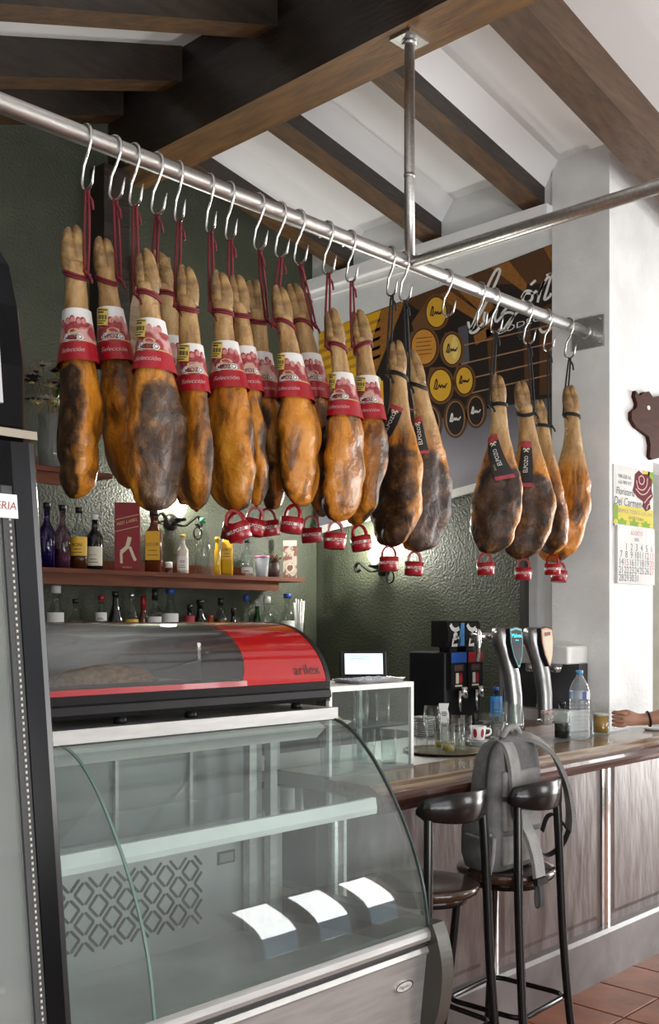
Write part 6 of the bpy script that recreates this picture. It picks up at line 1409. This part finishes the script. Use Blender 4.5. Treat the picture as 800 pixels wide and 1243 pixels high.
def pq(u0, u1, v0, v1, m): b.add([Vector((Xa + 0.02 + u_ * PWd, PF - 0.0146, zb_ + v_ * PH)) for u_, v_ in ((u0, v0), (u1, v0), (u1, v1), (u0, v1))], [(0, 1, 2, 3)], m)
pq(0.04, 0.22, 0.76, 0.95, 2); pq(0.78, 0.96, 0.76, 0.95, 2)
day = 1
for r_ in range(5):
    for c_ in range(7):
        if r_ == 0 and c_ == 0: continue
        if day > 31: break
        ptx(str(day), 0.048, 0.09 + c_ * 0.137, 0.64 - r_ * 0.135, 1 if c_ == 6 or day == 15 else 0); day += 1
sub(b, 'dates', [black_ink, red_ink, M('mini_grid', (0.60, 0.60, 0.60), 0.6)], pad)
b = MB(); b.box(Xa, Xb, PF - 0.010, PF - 0.0041, zm - 0.004, zm + 0.006); part(b, 'binding_strip', mid_grey, cal)

# shelf with bottles glimpsed in the room beyond the pillar
fs_ = thing('far_shelf', 'dark shelf board glimpsed in the room beyond the pillar', 'shelf', (6.9, WY + 0.4, 1.9))
b = MB(); b.box(6.2, 8.4, WY + 0.15, WY + 0.398, 1.87, 1.90); b.box(6.2, 6.23, WY + 0.15, WY + 0.398, 1.55, 1.87); b.box(8.37, 8.4, WY + 0.15, WY + 0.398, 1.55, 1.87); part(b, 'board', shelf_wood, fs_)

# ================================================================== customer whose hand holds the mug
def skin_mesh(name, chains, mat, parent, sub_=2):
    """chains: lists of (point, radius); equal points are merged into one vertex"""
    vs, rs, es, idx = [], [], [], {}
    def vid(p, r_):
        k = tuple(round(c_, 4) for c_ in p)
        if k not in idx: idx[k] = len(vs); vs.append(tuple(p)); rs.append(r_)
        return idx[k]
    for ch in chains:
        ids = [vid(p, r_) for p, r_ in ch]
        es.extend(zip(ids, ids[1:]))
    me = bpy.data.meshes.new(name); me.from_pydata(vs, es, []); me.materials.append(mat)
    o = bpy.data.objects.new(name, me); C.objects.link(o)
    md = o.modifiers.new('skin', 'SKIN'); md.use_smooth_shade = True; md.branch_smoothing = 0.3
    if not me.skin_vertices: me.skin_vertices.new()
    for i, sv in enumerate(me.skin_vertices[0].data): sv.radius = (rs[i], rs[i]); sv.use_root = (i == 0)
    ms = o.modifiers.new('subdivision', 'SUBSURF'); ms.levels = sub_; ms.render_levels = sub_
    if parent: o.parent = parent; o.location = -parent.location
    return o
skin_m = M('skin', (0.40, 0.21, 0.135), 0.5, col2=(0.34, 0.165, 0.10), scale=12)
per = thing('person', 'person at the bar whose bare arm reaches in to hold the beer mug', 'person', (5.06, 1.72, 0))
Z = Vector((0, 0, 1))
HD = MUG + RIGHT * 0.074                                # mug handle
pal = MUG + RIGHT * 0.128 + Z * 0.074 - FWD * 0.012; wr = MUG + RIGHT * 0.195 + Z * 0.070 - FWD * 0.010
el = MUG + RIGHT * 0.43 + Z * 0.115 - FWD * 0.02; sho = Vector((4.90, 1.93, 1.41))
pel = Vector((5.06, 1.72, 0.97)); chest = Vector((5.03, 1.76, 1.30)); nk = Vector((5.02, 1.77, 1.47))
body = [[(pel, .135), (Vector((5.05, 1.73, 1.12)), .118), (chest, .132), (nk, .062), (Vector((5.00, 1.785, 1.53)), .066), (Vector((4.985, 1.80, 1.585)), .092), (Vector((4.985, 1.80, 1.655)), .104), (Vector((4.99, 1.795, 1.725)), .090), (Vector((4.99, 1.795, 1.765)), .05)],
        [(Vector((4.985, 1.80, 1.655)), .104), (Vector((4.955, 1.895, 1.635)), .022), (Vector((4.950, 1.912, 1.620)), .013)],
        [(chest, .132), (sho, .060), ((sho + el) / 2 + Vector((0.01, -0.01, 0)), .050), (el, .046), (el * .6 + wr * .4, .045), (el * .2 + wr * .8, .033), (wr, .030), (pal, .032)]]
for k in range(4):
    zk = 0.030 - 0.0195 * k; ln = (1.0, 1.06, 1.0, 0.86)[k]
    kn = pal - RIGHT * 0.034 - FWD * 0.016 + Z * zk
    p1 = HD - FWD * 0.020 * ln + RIGHT * (-0.006) + Z * (0.074 + zk * 0.95)
    p2 = HD - RIGHT * 0.020 - FWD * 0.006 + Z * (0.073 + zk * 0.93)
    p3 = HD - RIGHT * 0.010 + FWD * 0.013 + Z * (0.072 + zk * 0.92)
    body.append([(pal, .032), (kn, .0115), (p1, .0098), (p2, .0090), (p3, .0075)])
body.append([(pal, .032), (pal - RIGHT * 0.012 + Z * 0.034 + FWD * 0.014, .0125), (HD + RIGHT * 0.012 + FWD * 0.020 + Z * 0.098, .0108), (HD - RIGHT * 0.012 + FWD * 0.020 + Z * 0.104, .0085)])
s2_ = Vector((5.15, 1.57, 1.40)); e2 = Vector((5.22, 1.50, 1.12)); w2 = Vector((5.16, 1.60, 0.90)); p2h = Vector((5.14, 1.64, 0.84))
body.append([(chest, .132), (s2_, .060), (e2, .045), (w2, .030), (p2h, .030)])
for k in range(4):
    a_ = p2h + Vector((-0.03 + 0.02 * k, 0.01 + 0.004 * k, -0.045)); body.append([(p2h, .030), (a_, .010), (a_ + Vector((0, 0.012, -0.03)), .009), (a_ + Vector((-0.004, 0.026, -0.045)), .007)])
body.append([(p2h, .030), (p2h + Vector((-0.035, 0.02, -0.01)), .012), (p2h + Vector((-0.045, 0.03, -0.04)), .009)])
for hip, kn_, an, toe in ((Vector((4.98, 1.80, .88)), Vector((4.97, 1.82, .48)), Vector((4.99, 1.79, .09)), Vector((4.93, 1.91, .045))), (Vector((5.13, 1.64, .88)), Vector((5.14, 1.65, .48)), Vector((5.17, 1.61, .09)), Vector((5.11, 1.73, .045)))):
    body.append([(pel, .135), (hip, .095), (kn_, .062), (kn_ * .55 + an * .45, .056), (an, .040), (toe, .036)])
skin_mesh('body', body, skin_m, per)
sh_m = M('navy_shirt', (0.03, 0.04, 0.07), 0.85); tr_m = M('dark_trousers', (0.035, 0.032, 0.03), 0.85)
skin_mesh('shirt', [[(pel - Z * 0.10, .165), (pel - Z * 0.03, .168), (Vector((5.05, 1.73, 1.12)), .160), (chest, .178), (nk - Z * .03, .085)], [(chest, .178), ((chest + sho) / 2 - Z * 0.03, .125), (sho, .092), (sho * .62 + el * .38 + Vector((.006, -.006, 0)), .074), (sho * .5 + el * .5, .072)], [(chest, .178), ((chest + s2_) / 2 - Z * 0.03, .125), (s2_, .092), (s2_ * .62 + e2 * .38, .074), (s2_ * .5 + e2 * .5, .072)]], sh_m, per)
tl = [[(pel, .150), (pel + Z * 0.09, .148), (pel + Z * 0.15, .140)]]
for hip, kn_, an in ((Vector((4.98, 1.80, .88)), Vector((4.97, 1.82, .48)), Vector((4.99, 1.79, .10))), (Vector((5.13, 1.64, .88)), Vector((5.14, 1.65, .48)), Vector((5.17, 1.61, .10)))): tl.append([(pel, .150), (hip, .112), (kn_, .080), (an, .070)])
skin_mesh('trousers', tl, tr_m, per)
shoe_m = M('dark_shoe', (0.02, 0.015, 0.012), 0.4)
for an, toe in ((Vector((4.99, 1.79, .05)), Vector((4.93, 1.92, .042))), (Vector((5.17, 1.61, .05)), Vector((5.11, 1.74, .042)))):
    bk2 = an - (toe - an).normalized() * 0.045; bk2.z = 0.05
    skin_mesh('shoe', [[(bk2, .046), (an, .050), ((an + toe) / 2, .046), (toe, .042), (toe + (toe - an).normalized() * .05, .030)]], shoe_m, per)
skin_mesh('hair', [[(Vector((5.025, 1.745, 1.58)), .070), (Vector((5.02, 1.75, 1.66)), .100), (Vector((5.005, 1.775, 1.735)), .105), (Vector((4.975, 1.82, 1.765)), .075), (Vector((4.95, 1.86, 1.75)), .040)]], M('dark_hair', (0.02, 0.014, 0.01), 0.6), per)
fd_ = Vector((-0.3, 0.95, 0)).normalized(); fs2 = Vector((fd_.y, -fd_.x, 0)); hc = Vector((4.985, 1.80, 1.66))
for s_ in (-1, 1):
    b = MB(); b.lathe([(0.002, -0.011), (0.009, -0.006), (0.011, 0.0), (0.009, 0.006), (0.002, 0.011)], 12, at=hc + fd_ * 0.086 + fs2 * s_ * 0.032); part(b, 'eye', M('eye_white', (0.6, 0.58, 0.55), 0.3) if s_ < 0 else bpy.data.materials['eye_white'], per)
    b = MB(); b.tube(smooth_pts([hc + fs2 * s_ * 0.096 + Z * 0.025, hc + fs2 * s_ * 0.108 - fd_ * 0.012 + Z * 0.012, hc + fs2 * s_ * 0.104 - fd_ * 0.008 - Z * 0.018, hc + fs2 * s_ * 0.094 - Z * 0.032], 4), 0.009, 8); part(b, 'ear', skin_m, per)
b = MB(); b.tube(smooth_pts([hc + fd_ * 0.082 - fs2 * 0.026 - Z * 0.062, hc + fd_ * 0.094 - Z * 0.064, hc + fd_ * 0.082 + fs2 * 0.026 - Z * 0.062], 4), 0.006, 8); part(b, 'lips', M('lips', (0.32, 0.10, 0.08), 0.5), per)
b = MB(); ax = (el - wr).normalized(); s1 = ax.cross(Z).normalized(); s2 = ax.cross(s1)
cc = wr + ax * 0.022
b.tube([cc + (s1 * math.cos(2 * math.pi * k / 24) + s2 * math.sin(2 * math.pi * k / 24)) * 0.0335 for k in range(24)], 0.005, 8, closed=True); part(b, 'bracelet', black_plastic, per)
